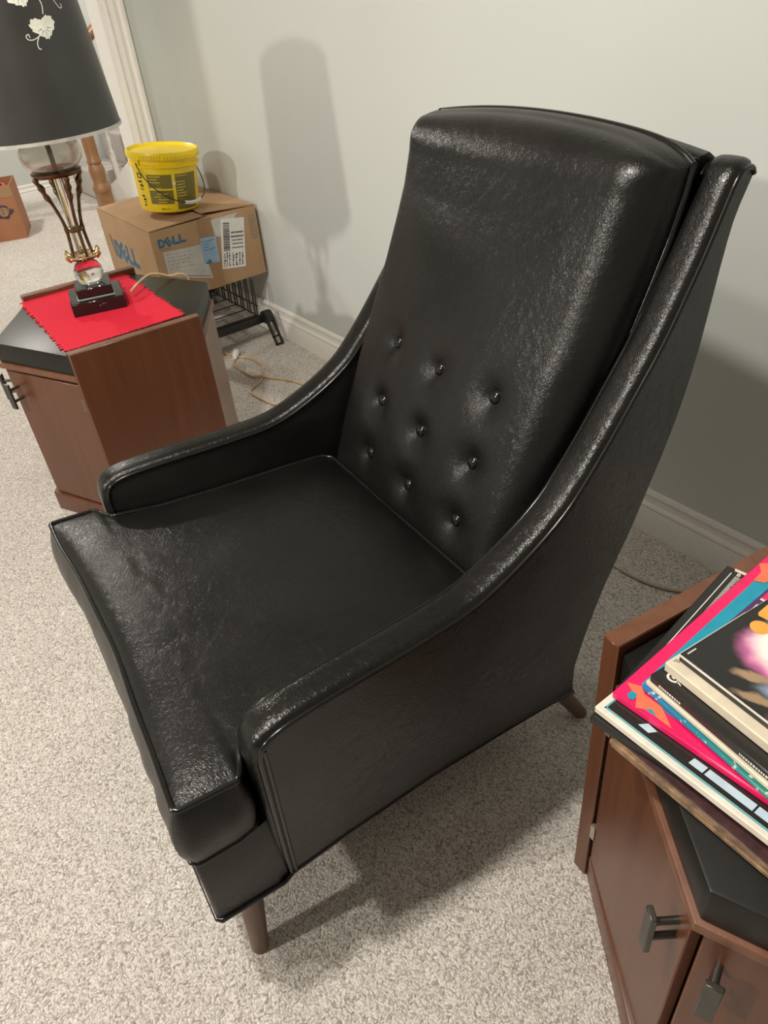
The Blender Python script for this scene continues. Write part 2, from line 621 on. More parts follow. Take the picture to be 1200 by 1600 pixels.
m.tube([(nx - 0.03, ny, 1.00), (SX1 + 0.012, 1.80, zs(1.80) + 0.82), (SX1 + 0.012, 2.9, zs(2.9) + 0.82)], 0.032, 12)
stl(m, 'handrail', M['oak'], smooth=50)

# ------------------------------------------------------------------ armchair
CH = empty('armchair', (-0.8785, 0.1757, 0), -0.0921, 'black leather high-back armchair with buttoned back and sloping arms', 'armchair')
TAU = 0.0634
top_prof = [(0.0, 0.470), (0.004, 0.490), (0.018, 0.503), (0.05, 0.509), (0.12, 0.510), (0.19, 0.509), (0.25, 0.509), (0.315, 0.512), (0.366, 0.525), (0.431, 0.553), (0.484, 0.585),
            (0.519, 0.618), (0.560, 0.664), (0.603, 0.718), (0.645, 0.773), (0.676, 0.824), (0.703, 0.872), (0.726, 0.919), (0.742, 0.952), (0.754, 0.962), (0.768, 0.963), (0.774, 0.955)]
rear_prof = [(0.764, 0.935), (0.751, 0.905), (0.741, 0.85), (0.727, 0.746), (0.708, 0.666), (0.683, 0.596), (0.660, 0.543), (0.613, 0.419), (0.588, 0.330), (0.566, 0.20), (0.572, 0.128)]
bot_prof = [(0.511, 0.143), (0.394, 0.160), (0.256, 0.176), (0.102, 0.182), (0.0, 0.182)]


def xo(y, z):
    t = min(1, max(0, (z - 0.18) / 0.32))
    return 0.327 + (0.354 - 0.327) * t - TAU * y


def xi(y, z):
    t = min(1, max(0, (z - 0.40) / 0.10))
    return 0.290 + 0.012 * t - TAU * y


def path_yz():
    a = [(0.0, z) for z in (0.182, 0.23, 0.28, 0.33, 0.38, 0.42)]
    tp = [(v.x, v.y) for v in catmull([(y, z, 0) for y, z in top_prof], 3)]
    rp = [(v.x, v.y) for v in catmull([(y, z, 0) for y, z in rear_prof], 2)]
    return a, tp, rp, bot_prof[:-1]


def make_arm(side):
    a, tp, rp, bp = path_yz()
    pts = a + tp + rp + bp
    nf, nt_ = len(a), len(tp)
    k = len(pts)
    NU = 10
    mb = MB()
    rings = []
    for i, (y, z) in enumerate(pts):
        p0, p1 = pts[i - 1], pts[(i + 1) % k]
        ty, tz = p1[0] - p0[0], p1[1] - p0[1]
        ln = math.hypot(ty, tz) or 1
        ny_, nz_ = -tz / ln, ty / ln          # outward for a clockwise walk in (y, z)
        if i < nf + nt_ - 3:
            cr = 0.0125 if i > 0 else 0.006
            if i == 1:
                cr = 0.010
        elif i < nf + nt_:
            cr = 0.007
        else:
            cr = 0.0015
        ring = []
        for j in range(NU + 1):
            u = j / NU
            x = xi(y, z) + (xo(y, z) - xi(y, z)) * u
            h = cr * 0.82 * (1 - abs(2 * u - 1) ** 3.6) ** 0.62
            ring.append(len(mb.v))
            mb.v.append((side * x, y + ny_ * h, z + nz_ * h))
        rings.append(ring)
    for i in range(k):
        r0, r1 = rings[i], rings[(i + 1) % k]
        for j in range(NU):
            mb.f.append((r0[j], r0[j + 1], r1[j + 1], r1[j]))
    for j, off in ((0, 0.0), (NU, 0.0)):
        mb.f.append(tuple(r[j] for r in rings))
    # a very slightly filled outer and inner face is left flat: taut leather
    arm = mb.build('arm', M['leather_shiny'], CH, smooth=38)
    PR = 0.0040
    front = [(y, z) for y, z in a + tp]
    pm = MB()
    pm.tube([(side * (xo(y, z) - 0.001), y + 0.001, z) for y, z in front], PR, 8)
    pm.build('piping', M['piping'], arm, smooth=60)
    pm = MB()
    pm.tube([(side * (xi(y, z) + 0.001), y + 0.001, z) for y, z in front[3:]], PR, 8)
    pm.build('piping', M['piping'], arm, smooth=60)
    pm = MB()
    pm.tube([(side * (xo(y, z) - 0.001), y, z) for y, z in [(0.0, 0.182)] + list(reversed(bp)) + [rp[-1]]], 0.0042, 8)
    pm.build('piping', M['piping'], arm, smooth=60)
    # double welt a little behind the front edge of the outer panel
    pm = MB()
    w = [(0.0085, z) for z in (0.186, 0.25, 0.3, 0.35, 0.4, 0.44, 0.475, 0.49)]
    pm.tube([(side * (xo(y, z) - 0.0005), y, z) for y, z in w], 0.0032, 8)
    pm.build('piping', M['piping'], arm, smooth=60)
    return arm


for sd in (1, -1):
    make_arm(sd)

# seat base under the cushion
BW = 0.334
m = MB()
sec = [(-0.110, 0.186, 0.336), (-0.106, 0.186, 0.34), (-0.02, 0.184, 0.335), (0.0, 0.184, 0.33), (0.12, 0.184, 0.30), (0.256, 0.179, 0.30), (0.394, 0.163, 0.30), (0.511, 0.147, 0.30), (0.565, 0.135, 0.30)]
rings = []
for i, (y, z0, z1) in enumerate(sec):
    hw = BW if y <= -0.01 else (0.326 if y < 0.01 else 0.315 - TAU * y)
    if i == 0:
        hw -= 0.004
    ring = []
    for (u, z) in [(-1, z0), (0, z0), (1, z0), (1.0, (z0 + z1) / 2), (1, z1), (0, z1), (-1, z1), (-1.0, (z0 + z1) / 2)]:
        ring.append(len(m.v))
        m.v.append((u * hw, y, z))
    rings.append(ring)
for i in range(len(rings) - 1):
    for j in range(8):
        m.f.append((rings[i][j], rings[i][(j + 1) % 8], rings[i + 1][(j + 1) % 8], rings[i + 1][j]))
m.f.append(tuple(rings[0])); m.f.append(tuple(rings[-1]))
base = m.build('seat_base', M['leather'], CH, bevel=0.004)
m = MB()
m.tube([(0.327, 0.002, 0.182), (BW, -0.012, 0.185), (BW, -0.106, 0.187), (BW - 0.004, -0.110, 0.187), (-BW + 0.004, -0.110, 0.187), (-BW, -0.106, 0.187), (-BW, -0.012, 0.185), (-0.327, 0.002, 0.182)], 0.0042, 8)
m.build('piping', M['piping'], base, smooth=60)

# T-shaped seat cushion


def seat_hw(y):
    f = 0.337
    bck = 0.286 - TAU * y
    t = min(1, max(0, (y + 0.030) / 0.030))
    t = t * t * (3 - 2 * t)
    return f + (bck - f) * t


SY0, SY1 = -0.104, 0.418


def seat_z(x, y):
    t = (y - SY0) / (SY1 - SY0)
    hw = seat_hw(y)
    edge = 0.449 - 0.030 * min(1, max(0, t * 1.05)) ** 0.9
    tb = min(1, max(0, (y + 0.10) / 0.22))
    hwc = 0.337 - 0.062 * tb * tb * (3 - 2 * tb)
    u = min(1.0, abs(x) / max(hw, hwc))
    cr = 0.35 * (1 - u ** 2.6) * (1 - abs(2 * t - 1) ** 4.5) + 0.50 * (1 - u ** 9) * (1 - abs(2 * t - 1) ** 17)
    wv = 0.0007 * noise.noise(Vector((x * 22, y * 55, 1.3))) * math.exp(-((y + 0.0) / 0.09) ** 2) * (1 - u ** 4)
    return edge + 0.024 * cr + wv * min(1, t * 12)


ys = [SY0 + 0.004 * i for i in range(3)] + [-0.09 + i * 0.006 for i in range(9)] + [-0.035 + i * 0.0025 for i in range(17)] + [0.012 + i * 0.0145 for i in range(28)] + [SY1]
NX = 48
m = MB()
rows = []
for y in ys:
    hw = seat_hw(y)
    if y < SY0 + 0.003:
        hw -= 0.004
    if y > SY1 - 0.002:
        hw -= 0.012
    row = []
    for i in range(NX + 1):
        x = hw * math.sin((i / NX - 0.5) * math.pi * 0.999) * 0.6 + hw * (2 * i / NX - 1) * 0.4
        yy = y + (0.012 * (1 - (x / 0.337) ** 2) ** 2 if y < -0.06 else 0) * (1 - (y - SY0) / 0.05 if y < -0.06 else 0)
        wob = 0.0009 * math.sin(x * 31) if y < SY0 + 0.001 else 0
        row.append(len(m.v))
        m.v.append((x, yy + wob, seat_z(x, y)))
    rows.append(row)
for j in range(len(rows) - 1):
    for i in range(NX):
        m.f.append((rows[j][i], rows[j][i + 1], rows[j + 1][i + 1], rows[j + 1][i]))
loop = rows[0][:] + [r[-1] for r in rows[1:]] + rows[-1][:-1][::-1] + [r[0] for r in rows[1:-1]][::-1]
lp = [Vector(m.v[i]) for i in loop]
K = len(loop)
prev = loop
NB = 7
last_ring = None
for b_ in range(1, NB + 1):
    t = b_ / NB
    ring = []
    for i in range(K):
        p = lp[i]
        tan = (lp[(i + 1) % K] - lp[i - 1])
        nrm = Vector((tan.y, -tan.x, 0))
        nrm = nrm.normalized() if nrm.length > 1e-9 else Vector((0, -1, 0))
        fy = min(1, max(0, (-0.02 - p.y) / 0.03))
        bulge = (0.013 * math.sin(math.pi * t) * (0.55 + 0.45 * fy) + 0.006 * t * fy) if fy > 0 else 0.001 * math.sin(math.pi * t)
        rip = 0.0025 * noise.noise(Vector((p.x * 30, p.y * 30, t * 2))) * math.sin(math.pi * t) * fy
        q = p + nrm * (bulge + rip)
        zb = 0.344 + 0.004 * math.sin(p.x * 9) * fy if fy > 0 else 0.325
        q.z = p.z + (zb - p.z) * t
        ring.append(len(m.v))
        m.v.append(tuple(q))
    for i in range(K):
        i2 = (i + 1) % K
        m.f.append((prev[i], prev[i2], ring[i2], ring[i]))
    prev = ring
m.f.append(tuple(prev))
seat = m.build('seat_cushion', M['leather'], CH, smooth=45)
pm = MB()
pm.tube([p + Vector((0, 0, 0.001)) for p in lp], 0.0042, 8, closed=True)
pm.build('piping', M['piping'], seat, smooth=60)
pm = MB()
low = [Vector(m.v[i]) for i in prev]
pm.tube([p for p in low if p.y < 0.0], 0.0038, 8)
pm.build('piping', M['piping'], seat, smooth=60)

# back cushion: rear seam runs up the sloping back, the face bulges forward
BZ0, BZ1 = 0.395, 0.985


def seam_y(z):
    pts = [(0.39, 0.487), (0.50, 0.528), (0.646, 0.593), (0.718, 0.626), (0.772, 0.653), (0.838, 0.681), (0.888, 0.701), (0.94, 0.716), (1.0, 0.726)]
    for (a, b), (c, d) in zip(pts, pts[1:]):
        if z <= c:
            return b + (d - b) * (z - a) / (c - a)
    return pts[-1][1]


def bc_hw(v):
    return 0.246 + 0.014 * v


buttons = [(bx_, z) for z in (0.670, 0.573, 0.479) for bx_ in (-0.13, 0.0, 0.13)]


def box_round(s, half, r, T):
    """section of a boxed cushion: s -1..1 -> (position across, depth from the seam)"""
    a = abs(s)
    if a <= 0.80:
        q, d = a / 0.80 * (half - r), T
    elif a <= 0.92:
        an = (a - 0.80) / 0.12 * math.pi / 2
        q, d = half - r + r * math.sin(an), T - r * (1 - math.cos(an))
    else:
        t = (a - 0.92) / 0.08
        q, d = half + 0.003 * math.sin(math.pi * t), (T - r) * (1 - t)
    return math.copysign(q, s), d


BT = 0.078


def bc_point(s, t):
    """s -1..1 across, t 0..1 up"""
    tt = 2 * t - 1
    hh = (BZ1 - BZ0) / 2
    q, dv = box_round(tt, hh, 0.046 - 0.034 * abs(s) ** 5 if tt > 0 else 0.03, BT)
    v = (q + hh) / (2 * hh)
    x, du = box_round(s, 0.247 + 0.012 * v, 0.052 if s > 0 else 0.024, BT)
    u = max(-1.0, min(1.0, x / (0.247 + 0.012 * v)))
    z = BZ0 + hh + q + 0.018 * (1 - u * u) * max(0, v) ** 4
    if s > 0 and v > 0.9:
        z -= 0.016 * abs(u) ** 10 * min(1.0, (v - 0.9) / 0.1) ** 2
    d = du * dv / BT
    d += 0.024 * (1 - u * u) * (1 - abs(2 * v - 1) ** 3) * (d / BT)
    y = seam_y(z) - d
    z2 = z + 0.10 * d * (1 - v)
    for (bx_, bz) in buttons:
        d2 = (x - bx_) ** 2 + (z2 - bz) ** 2
        y += 0.012 * math.exp(-d2 / (2 * 0.020 ** 2)) + 0.006 * math.exp(-d2 / (2 * 0.008 ** 2))
    y += 0.0012 * noise.noise(Vector((x * 9, z * 9, 4.0))) * d / BT
    return (x, y, z2)


def dens(a):
    """grid parameter with extra columns in the rolled edges"""
    a = 2 * a - 1
    b = abs(a)
    b = b / 0.62 * 0.80 if b < 0.62 else 0.80 + (b - 0.62) / 0.38 * 0.20
    return math.copysign(b, a)


m = MB()
m.grid(lambda a, b: bc_point(dens(a), (dens(b) + 1) / 2), 100, 120)
NP = 60
ring = [bc_point(-1 + 2 * i / NP, 0) for i in range(NP)] + [bc_point(1, i / NP) for i in range(NP)] + [bc_point(1 - 2 * i / NP, 1) for i in range(NP)] + [bc_point(-1, 1 - i / NP) for i in range(NP)]
back = m.build('back_cushion', M['leather'], CH, smooth=60)
pm = MB()
edge = [bc_point(1, max(0.02, t)) for t in [i / 60 for i in range(0, 61)]] + [bc_point(1 - 2 * i / 60, 1) for i in range(1, 61)] + [bc_point(-1, 1 - i / 60) for i in range(1, 61)]
pm.tube([(x * 1.010, y - 0.004, z) for x, y, z in edge], 0.0050, 8)
pm.build('piping', M['piping'], back, smooth=60)
bme = None
for (bx_, bz) in buttons:
    # find the surface point
    best = min((bc_point(sx_ / 100, v / 200) for v in range(20, 160) for sx_ in range(-70, 71)), key=lambda q: (q[2] - bz) ** 2 + (q[0] - bx_) ** 2)
    if bme is None:
        mb = MB()
        mb.lathe([(0.0095, 0.0), (0.0112, 0.002), (0.0108, 0.0045), (0.0085, 0.0068), (0.005, 0.0082), (0.0012, 0.0087)], 20)
        bo = mb.build('button', M['button'], back, smooth=60)
        bme = bo.data
    else:
        bo = bpy.data.objects.new('button', bme)
        COL.objects.link(bo)
        bo.parent = back
    bo.location = (bx_, best[1] - 0.0002, bz)
    bo.rotation_euler = (math.radians(90 - 23), 0, 0)

# frame of the back behind the cushion
m = MB()
NXB = 16
for j in range(NXB + 1):
    u = 2 * j / NXB - 1
    arch = 0.020 * (1 - u * u)
    yzs = [(0.555, 0.140), (0.51, 0.150), (0.505, 0.42), (0.600, 0.640), (0.655, 0.755), (0.712, 0.90), (0.728, 0.962 + arch), (0.738, 0.974 + arch), (0.756, 0.976 + arch), (0.769, 0.968 + arch),
           (0.764, 0.93), (0.737, 0.84), (0.722, 0.74), (0.700, 0.66), (0.655, 0.54), (0.608, 0.415), (0.562, 0.20)]
    for (y, z) in yzs:
        m.v.append((u * (0.300 - TAU * y), y, z))
n = 17
for j in range(NXB):
    for i in range(n):
        a, b = j * n + i, j * n + (i + 1) % n
        m.f.append((a, b, b + n, a + n))
m.f.append(tuple(range(n))); m.f.append(tuple(NXB * n + i for i in range(n)))
bf = m.build('back_frame', M['leather'], CH, smooth=50)
pm = MB()
pm.tube([((2 * j / 20 - 1) * (0.300 - TAU * 0.73), 0.731, 0.970 + 0.020 * (1 - (2 * j / 20 - 1) ** 2)) for j in range(21)], 0.0036, 8)
pm.build('piping', M['piping'], bf, smooth=60)

for sx in (1, -1):
    for foot, topp, r0, r1 in (((0.302, -0.073), (0.283, -0.050, 0.20), 0.0135, 0.0215), ((0.266, 0.628), (0.232, 0.535, 0.16), 0.0125, 0.020)):
        m = MB()
        p0 = Vector((sx * foot[0], foot[1], 0.0)); p1 = Vector((sx * topp[0], topp[1], topp[2]))
        d = p1 - p0
        m.tube([p0, p0 + d * 0.03, p0 + d * 0.35, p0 + d * 0.7, p1], [r0 * 0.9, r0, r0 + (r1 - r0) * 0.35, r0 + (r1 - r0) * 0.7, r1], 18)
        m.build('leg', M['leg_wood'], CH, smooth=50)

# ------------------------------------------------------------------ the two hexagonal cabinets


def hexagon(hw, hl, ap):
    """side half-width, half length of the sides, apex distance; counter-clockwise from front apex"""
    return [(0, -ap), (hw, -hl), (hw, hl), (0, ap), (-hw, hl), (-hw, -hl)]


def cabinet(name, loc, rz, label, group):
    r = empty(name, loc, rz, label, 'cabinet', group)
    for s in (1, -1):
        m = MB()
        x0, x1 = sorted((s * 0.246, s * 0.271))
        m.box(x0, x1, -0.163, 0.163, 0.0, 0.53)
        p = m.build('side_panel', M['wood'], r, bevel=0.0015, seg=1)
        e = MB()
        e.box(x0 + 0.0008, x1 - 0.0008, -0.1622, 0.1622, 0.53, 0.5306)
        e.build('panel_edge', M['wood_edge'], p)
    m = MB(); m.prism(hexagon(0.244, 0.155, 0.290), 0.462, 0.515)
    m.build('top', M['black_top'], r, bevel=0.0035)
    m = MB(); m.prism(hexagon(0.2445, 0.160, 0.2965), 0.447, 0.462)
    m.build('top_lip', M['wood_edge'], r, bevel=0.002)
    m = MB(); m.prism(hexagon(0.2440, 0.148, 0.268), 0.05, 0.448)
    m.build('carcass', M['dark_gap'], r)
    m = MB(); m.prism(hexagon(0.2445, 0.160, 0.297), 0.0, 0.058)
    pl = m.build('plinth', M['wood'], r, bevel=0.003)
    # doors on the two front faces, plain panels on the two rear faces
    A = Vector((0, -0.289)); ang = math.atan2(0.289 - 0.160, 0.244)
    for s in (1, -1):
        for fr in (1, -1):
            d = Vector((s * math.cos(ang), fr * math.sin(ang)))       # from the apex outwards
            nrm = Vector((s * math.sin(ang), -fr * math.cos(ang)))     # out of the face
            apex = Vector((0, -fr * 0.289))
            ln = 0.244 / math.cos(ang)
            a = apex + d * 0.008
            b = apex + d * (ln - 0.004)
            th = 0.018
            poly = [a, b, b - nrm * th, a - nrm * (th - 0.004)]
            m = MB(); m.prism([(q.x, q.y) for q in poly], 0.064, 0.440)
            door = m.build('door' if fr == 1 else 'rear_panel', M['wood'] if fr == 1 else M['wood_rear'], r, bevel=0.0015, seg=1)
            if fr == 1:
                # handle near the apex: a flat bar on two posts
                c = apex + d * 0.028
                for zz in (0.366, 0.398):
                    q = MB()
                    q.tube([(c.x, c.y, zz), (c.x + nrm.x * 0.028, c.y + nrm.y * 0.028, zz)], 0.0042, 10)
                    q.build('handle_post', M['pewter'], door, smooth=50)
                q = MB()
                h0 = c + nrm * 0.026; h1 = c + nrm * 0.033
                w = d * 0.0085
                q.prism([tuple(p_) for p_ in (h0 - w, h0 + w, h1 + w, h1 - w)], 0.347, 0.417)
                q.build('handle', M['pewter'], door, bevel=0.0012, seg=1)
                for zz in (0.12, 0.37):
                    hq = MB()
                    hp = apex + d * (ln - 0.004) + nrm * 0.001
                    hq.box(hp.x - 0.004, hp.x + 0.004, hp.y - 0.003, hp.y + 0.003, zz, zz + 0.032)
                    hq.build('hinge', M['hinge'], door)
    return r


cabinet('hexagonal_cabinet', (-1.996, 0.511, 0), math.radians(-3.7), 'brown wooden hexagonal cabinet with black top under the lamp', 'pair of hexagonal end cabinets')
cabinet('hexagonal_cabinet', (-0.079, 0.667, 0), math.radians(-7.5), 'brown wooden hexagonal cabinet with black top under the stack of records', 'pair of hexagonal end cabinets')

# ------------------------------------------------------------------ placemat
pm_o = empty('placemat', (-2.02, 0.5005, 0.5155), math.radians(-2.0), 'red ribbed woven placemat under the table lamp', 'placemat')
m = MB(); m.box(-0.224, 0.224, -0.149, 0.149, 0.0, 0.003)
m.build('cloth', M['mat'], pm_o, bevel=0.0012, seg=1)
m = MB()
x = -0.222
while x < 0.222:                                   # loose warp ends along both short-fibre edges
    w = random.uniform(0.004, 0.010)
    for s in (1, -1):
        l = random.uniform(0.002, 0.012)
        y0 = s * 0.1485
        m.add([(x, y0, 0.0005), (x + w, y0, 0.0005), (x + w * 0.8, y0 + s * l, 0.0003), (x + w * 0.2, y0 + s * l * 0.9, 0.0003),
               (x, y0, 0.0028), (x + w, y0, 0.0028), (x + w * 0.8, y0 + s * l, 0.0016), (x + w * 0.2, y0 + s * l * 0.9, 0.0016)],
              [(0, 1, 2, 3), (4, 5, 6, 7), (0, 1, 5, 4), (1, 2, 6, 5), (2, 3, 7, 6), (3, 0, 4, 7)])
    x += w + random.uniform(0.0, 0.002)
y = -0.147
while y < 0.147:
    w = random.uniform(0.003, 0.006)
    for s in (1, -1):
        l = random.uniform(0.001, 0.004)
        x0 = s * 0.2235
        m.add([(x0, y, 0.0005), (x0, y + w, 0.0005), (x0 + s * l, y + w * 0.8, 0.0004), (x0 + s * l, y + w * 0.2, 0.0004),
               (x0, y, 0.0028), (x0, y + w, 0.0028), (x0 + s * l, y + w * 0.8, 0.002), (x0 + s * l, y + w * 0.2, 0.002)],
              [(0, 1, 2, 3), (4, 5, 6, 7), (0, 1, 5, 4), (1, 2, 6, 5), (2, 3, 7, 6), (3, 0, 4, 7)])
    y += w + 0.001
fr = m.build('fringe', M['fringe'], pm_o)
fr['kind'] = 'stuff'

# ------------------------------------------------------------------ table lamp
LX, LY, LZ = -2.045, 0.512, 0.5187
lamp = empty('table_lamp', (LX, LY, LZ), math.radians(-15), 'table lamp with black vine-leaf shade, glass globe and brass arms', 'lamp')
m = MB(); m.box(-0.068, 0.068, -0.068, 0.068, 0.0, 0.034)
b1 = m.build('base', M['marble'], lamp, bevel=0.002, seg=1)
m = MB(); m.box(-0.048, 0.048, -0.048, 0.048, 0.034, 0.036); m.build('base_trim', M['silver'], lamp)
m = MB(); m.box(-0.046, 0.046, -0.046, 0.046, 0.036, 0.060); m.build('base_step', M['marble'], lamp, bevel=0.0018, seg=1)


def z_(z):
    return z - LZ


m = MB()
m.lathe([(0.012, z_(0.5785)), (0.025, z_(0.581)), (0.034, z_(0.59)), (0.0375, z_(0.603)), (0.036, z_(0.618)), (0.028, z_(0.632)), (0.016, z_(0.640)), (0.010, z_(0.642))], 28)
m.build('glass_ball', M['glass'], lamp, smooth=60)
m = MB()
m.lathe([(0.008, z_(0.637)), (0.022, z_(0.640)), (0.033, z_(0.644)), (0.042, z_(0.652)), (0.040, z_(0.6545)), (0.030, z_(0.650)), (0.012, z_(0.649))], 24)
for i in range(6):
    a = i * math.pi / 3
    m.tube([(0.036 * math.cos(a), 0.036 * math.sin(a), z_(0.648)), (0.046 * math.cos(a), 0.046 * math.sin(a), z_(0.656)), (0.044 * math.cos(a), 0.044 * math.sin(a), z_(0.664))], [0.007, 0.006, 0.003], 8)
m.build('cup', M['brass_bright'], lamp, smooth=60)
m = MB()
m.lathe([(0.0125, z_(0.651)), (0.0125, z_(0.838)), (0.0115, z_(0.846))], 18)
m.build('glass_column', M['glass'], lamp, smooth=50)
m = MB()
m.lathe([(0.017, z_(0.712)), (0.021, z_(0.715)), (0.021, z_(0.720)), (0.017, z_(0.723))], 20)
m.build('collar', M['brass'], lamp, smooth=50)
for i in range(4):                                  # cast arms with figures at the top
    a = math.radians(20 + 90 * i)
    ca, sa = math.cos(a), math.sin(a)
    prof_ = [(0.026, 0.652), (0.023, 0.68), (0.021, 0.72), (0.024, 0.745), (0.030, 0.77), (0.036, 0.79), (0.042, 0.803), (0.045, 0.812), (0.048, 0.825), (0.054, 0.838), (0.056, 0.848)]
    pts = catmull([(ra * ca, ra * sa, z_(zz)) for ra, zz in prof_], 4)
    rs = []
    for p in pts:
        zz = p.z + LZ
        r_ = 0.0042
        r_ += 0.0035 * math.exp(-((zz - 0.802) / 0.008) ** 2) + 0.0045 * math.exp(-((zz - 0.824) / 0.008) ** 2) + 0.0032 * math.exp(-((zz - 0.843) / 0.005) ** 2) + 0.0015 * math.exp(-((zz - 0.72) / 0.006) ** 2)
        rs.append(r_)
    m = MB(); m.tube(pts, rs, 9)
    m.build('brass_arm', M['brass'], lamp, smooth=60)
m = MB()
m.lathe([(0.012, z_(0.842)), (0.030, z_(0.845)), (0.052, z_(0.846)), (0.059, z_(0.851)), (0.060, z_(0.856)), (0.056, z_(0.858)), (0.020, z_(0.853))], 32)
m.build('brass_plate', M['brass'], lamp, smooth=45)
m = MB()
m.lathe([(0.022, z_(0.856)), (0.045, z_(0.858)), (0.061, z_(0.866)), (0.071, z_(0.880)), (0.0735, z_(0.896)), (0.070, z_(0.912)), (0.058, z_(0.925)), (0.040, z_(0.932)), (0.020, z_(0.935)),
         (0.020, z_(0.933)), (0.040, z_(0.930)), (0.057, z_(0.923)), (0.068, z_(0.911)), (0.0715, z_(0.896)), (0.069, z_(0.881)), (0.060, z_(0.868)), (0.045, z_(0.860)), (0.022, z_(0.858))], 36, cap=False)
m.build('globe', M['globe'], lamp, smooth=60)
m = MB()
m.tube([(0, 0, z_(0.85)), (0, 0, z_(1.0))], 0.006, 12)
m.build('stem', M['brass'], lamp, smooth=60)
m = MB()
m.lathe([(0.03, z_(0.934)), (0.022, z_(0.944)), (0.012, z_(0.955))], 20)
m.build('stem_cap', M['brass_bright'], lamp, smooth=60)
m = MB()                                            # bulb and harp hold the shade
m.lathe([(0.015, z_(1.0)), (0.016, z_(1.04)), (0.029, z_(1.075)), (0.030, z_(1.10)), (0.018, z_(1.125)), (0.004, z_(1.131))], 20)
m.build('bulb', M['white_plastic'], lamp, smooth=60)
hp = [(0.0, 0, 0.99), (0.03, 0, 1.0), (0.055, 0, 1.06), (0.055, 0, 1.14), (0.03, 0, 1.22), (0.0, 0, 1.255), (-0.03, 0, 1.22), (-0.055, 0, 1.14), (-0.055, 0, 1.06), (-0.03, 0, 1.0), (0, 0, 0.99)]
m = MB(); m.tube(catmull([(a, b, z_(c)) for a, b, c in hp], 4), 0.002, 6)
m.build('harp', M['brass'], lamp, smooth=60)


def shr(z):
    return 0.181 - (z - 0.935) * 0.094


SZ0, SZ1 = 0.938, 1.262
m = MB()
m.lathe([(shr(SZ0), z_(SZ0)), (shr(1.05), z_(1.05)), (shr(1.16), z_(1.16)), (shr(SZ1), z_(SZ1)), (shr(SZ1) - 0.002, z_(SZ1)), (shr(1.1) - 0.002, z_(1.1)), (shr(SZ0) - 0.002, z_(SZ0))], 72, cap=False)
m.f += [(6 * 72 + j, 6 * 72 + (j + 1) % 72, (j + 1) % 72, j) for j in range(72)]
sh = m.build('shade', M['shade'], lamp, smooth=60)
for zz in (SZ0, SZ1 - 0.006):
    m = MB()
    m.lathe([(shr(zz) + 0.0012, z_(zz - 0.0005)), (shr(zz) + 0.0012, z_(zz + 0.0065)), (shr(zz) - 0.0035, z_(zz + 0.0065)), (shr(zz) - 0.0035, z_(zz - 0.0005))], 72, cap=False)
    m.f += [(3 * 72 + j, 3 * 72 + (j + 1) % 72, (j + 1) % 72, j) for j in range(72)]
    m.build('shade_trim', M['silver'], sh, smooth=60)
m = MB()
for i in range(3):
    a = i * 2 * math.pi / 3
    m.tube([(0, 0, z_(1.257)), (shr(1.257) * math.cos(a), shr(1.257) * math.sin(a), z_(1.257))], 0.0018, 6)
m.build('shade_spider', M['brass'], sh)
LROT = math.radians(-15)


def on_shade(phi_deg, z, off=0.0007):
    a = math.radians(phi_deg) - LROT
    r_ = shr(z) + off
    return (r_ * math.cos(a), r_ * math.sin(a), z_(z))


def leaf_at(phi0, z0, size, rot):
    """a lobed vine leaf drawn on the shade; x to the right, y up"""
    out = []
    for i in range(84):
        t = 2 * math.pi * i / 84
        hx = 16 * math.sin(t) ** 3
        hy = 13 * math.cos(t) - 5 * math.cos(2 * t) - 2 * math.cos(3 * t) - math.cos(4 * t)
        saw = 1 + 0.16 * ((i % 6) / 6.0 - 0.5)
        x_ = (0.55 * hx / 16 + 0.45 * math.sin(t)) * size * 0.90 * saw
        y_ = (0.65 * (hy + 2) / 15 + 0.35 * math.cos(t) * 0.8) * size * 0.74 * saw
        out.append((x_ * math.cos(rot) - y_ * math.sin(rot), x_ * math.sin(rot) + y_ * math.cos(rot)))
    deg = 180 / math.pi / shr(z0)
    mpf = lambda x_, y_: on_shade(phi0 + x_ * deg, z0 + y_)
    mb = MB()
    mb.add([mpf(0, 0)] + [mpf(*q) for q in out], [(0, 1 + i, 1 + (i + 1) % 84) for i in range(84)])
    lf = mb.build('leaf', M['white_print'], sh, recalc=False)
    vb = MB()                                       # veins
    for va in (-90, -50, -130, -15, -165):
        va = math.radians(va) + rot
        x1, y1 = size * 0.62 * math.cos(va), size * 0.62 * math.sin(va)
        x0, y0 = size * 0.2 * math.cos(va), size * 0.2 * math.sin(va)
        px, py = -math.sin(va) * 0.0005, math.cos(va) * 0.0005
        vb.add([on_shade(phi0 + a_ * deg, z0 + b_, 0.0011) for a_, b_ in ((x0 - px, y0 - py), (x1, y1), (x0 + px, y0 + py))], [(0, 1, 2)])
    vb.build('vein', M['shade'], lf, recalc=False)


def vine(pts, w=0.0011):
    """a drawn line on the shade; points (phi in degrees, z)"""
    c = catmull([(p, z, 0) for p, z in pts], 8)
    mb = MB()
    deg = 180 / math.pi / 0.16
    vs = []
    for i, p in enumerate(c):
        t = c[min(i + 1, len(c) - 1)] - c[max(i - 1, 0)]
        tx, ty = t.x / deg, t.y
        l_ = math.hypot(tx, ty) or 1
        nx_, ny_ = -ty / l_ * w, tx / l_ * w
        vs.append(on_shade(p.x + nx_ * deg, p.y + ny_)); vs.append(on_shade(p.x - nx_ * deg, p.y - ny_))
    mb.add(vs, [(2 * i, 2 * i + 1, 2 * i + 3, 2 * i + 2) for i in range(len(c) - 1)])
    mb.build('vine', M['white_print'], sh, recalc=False)


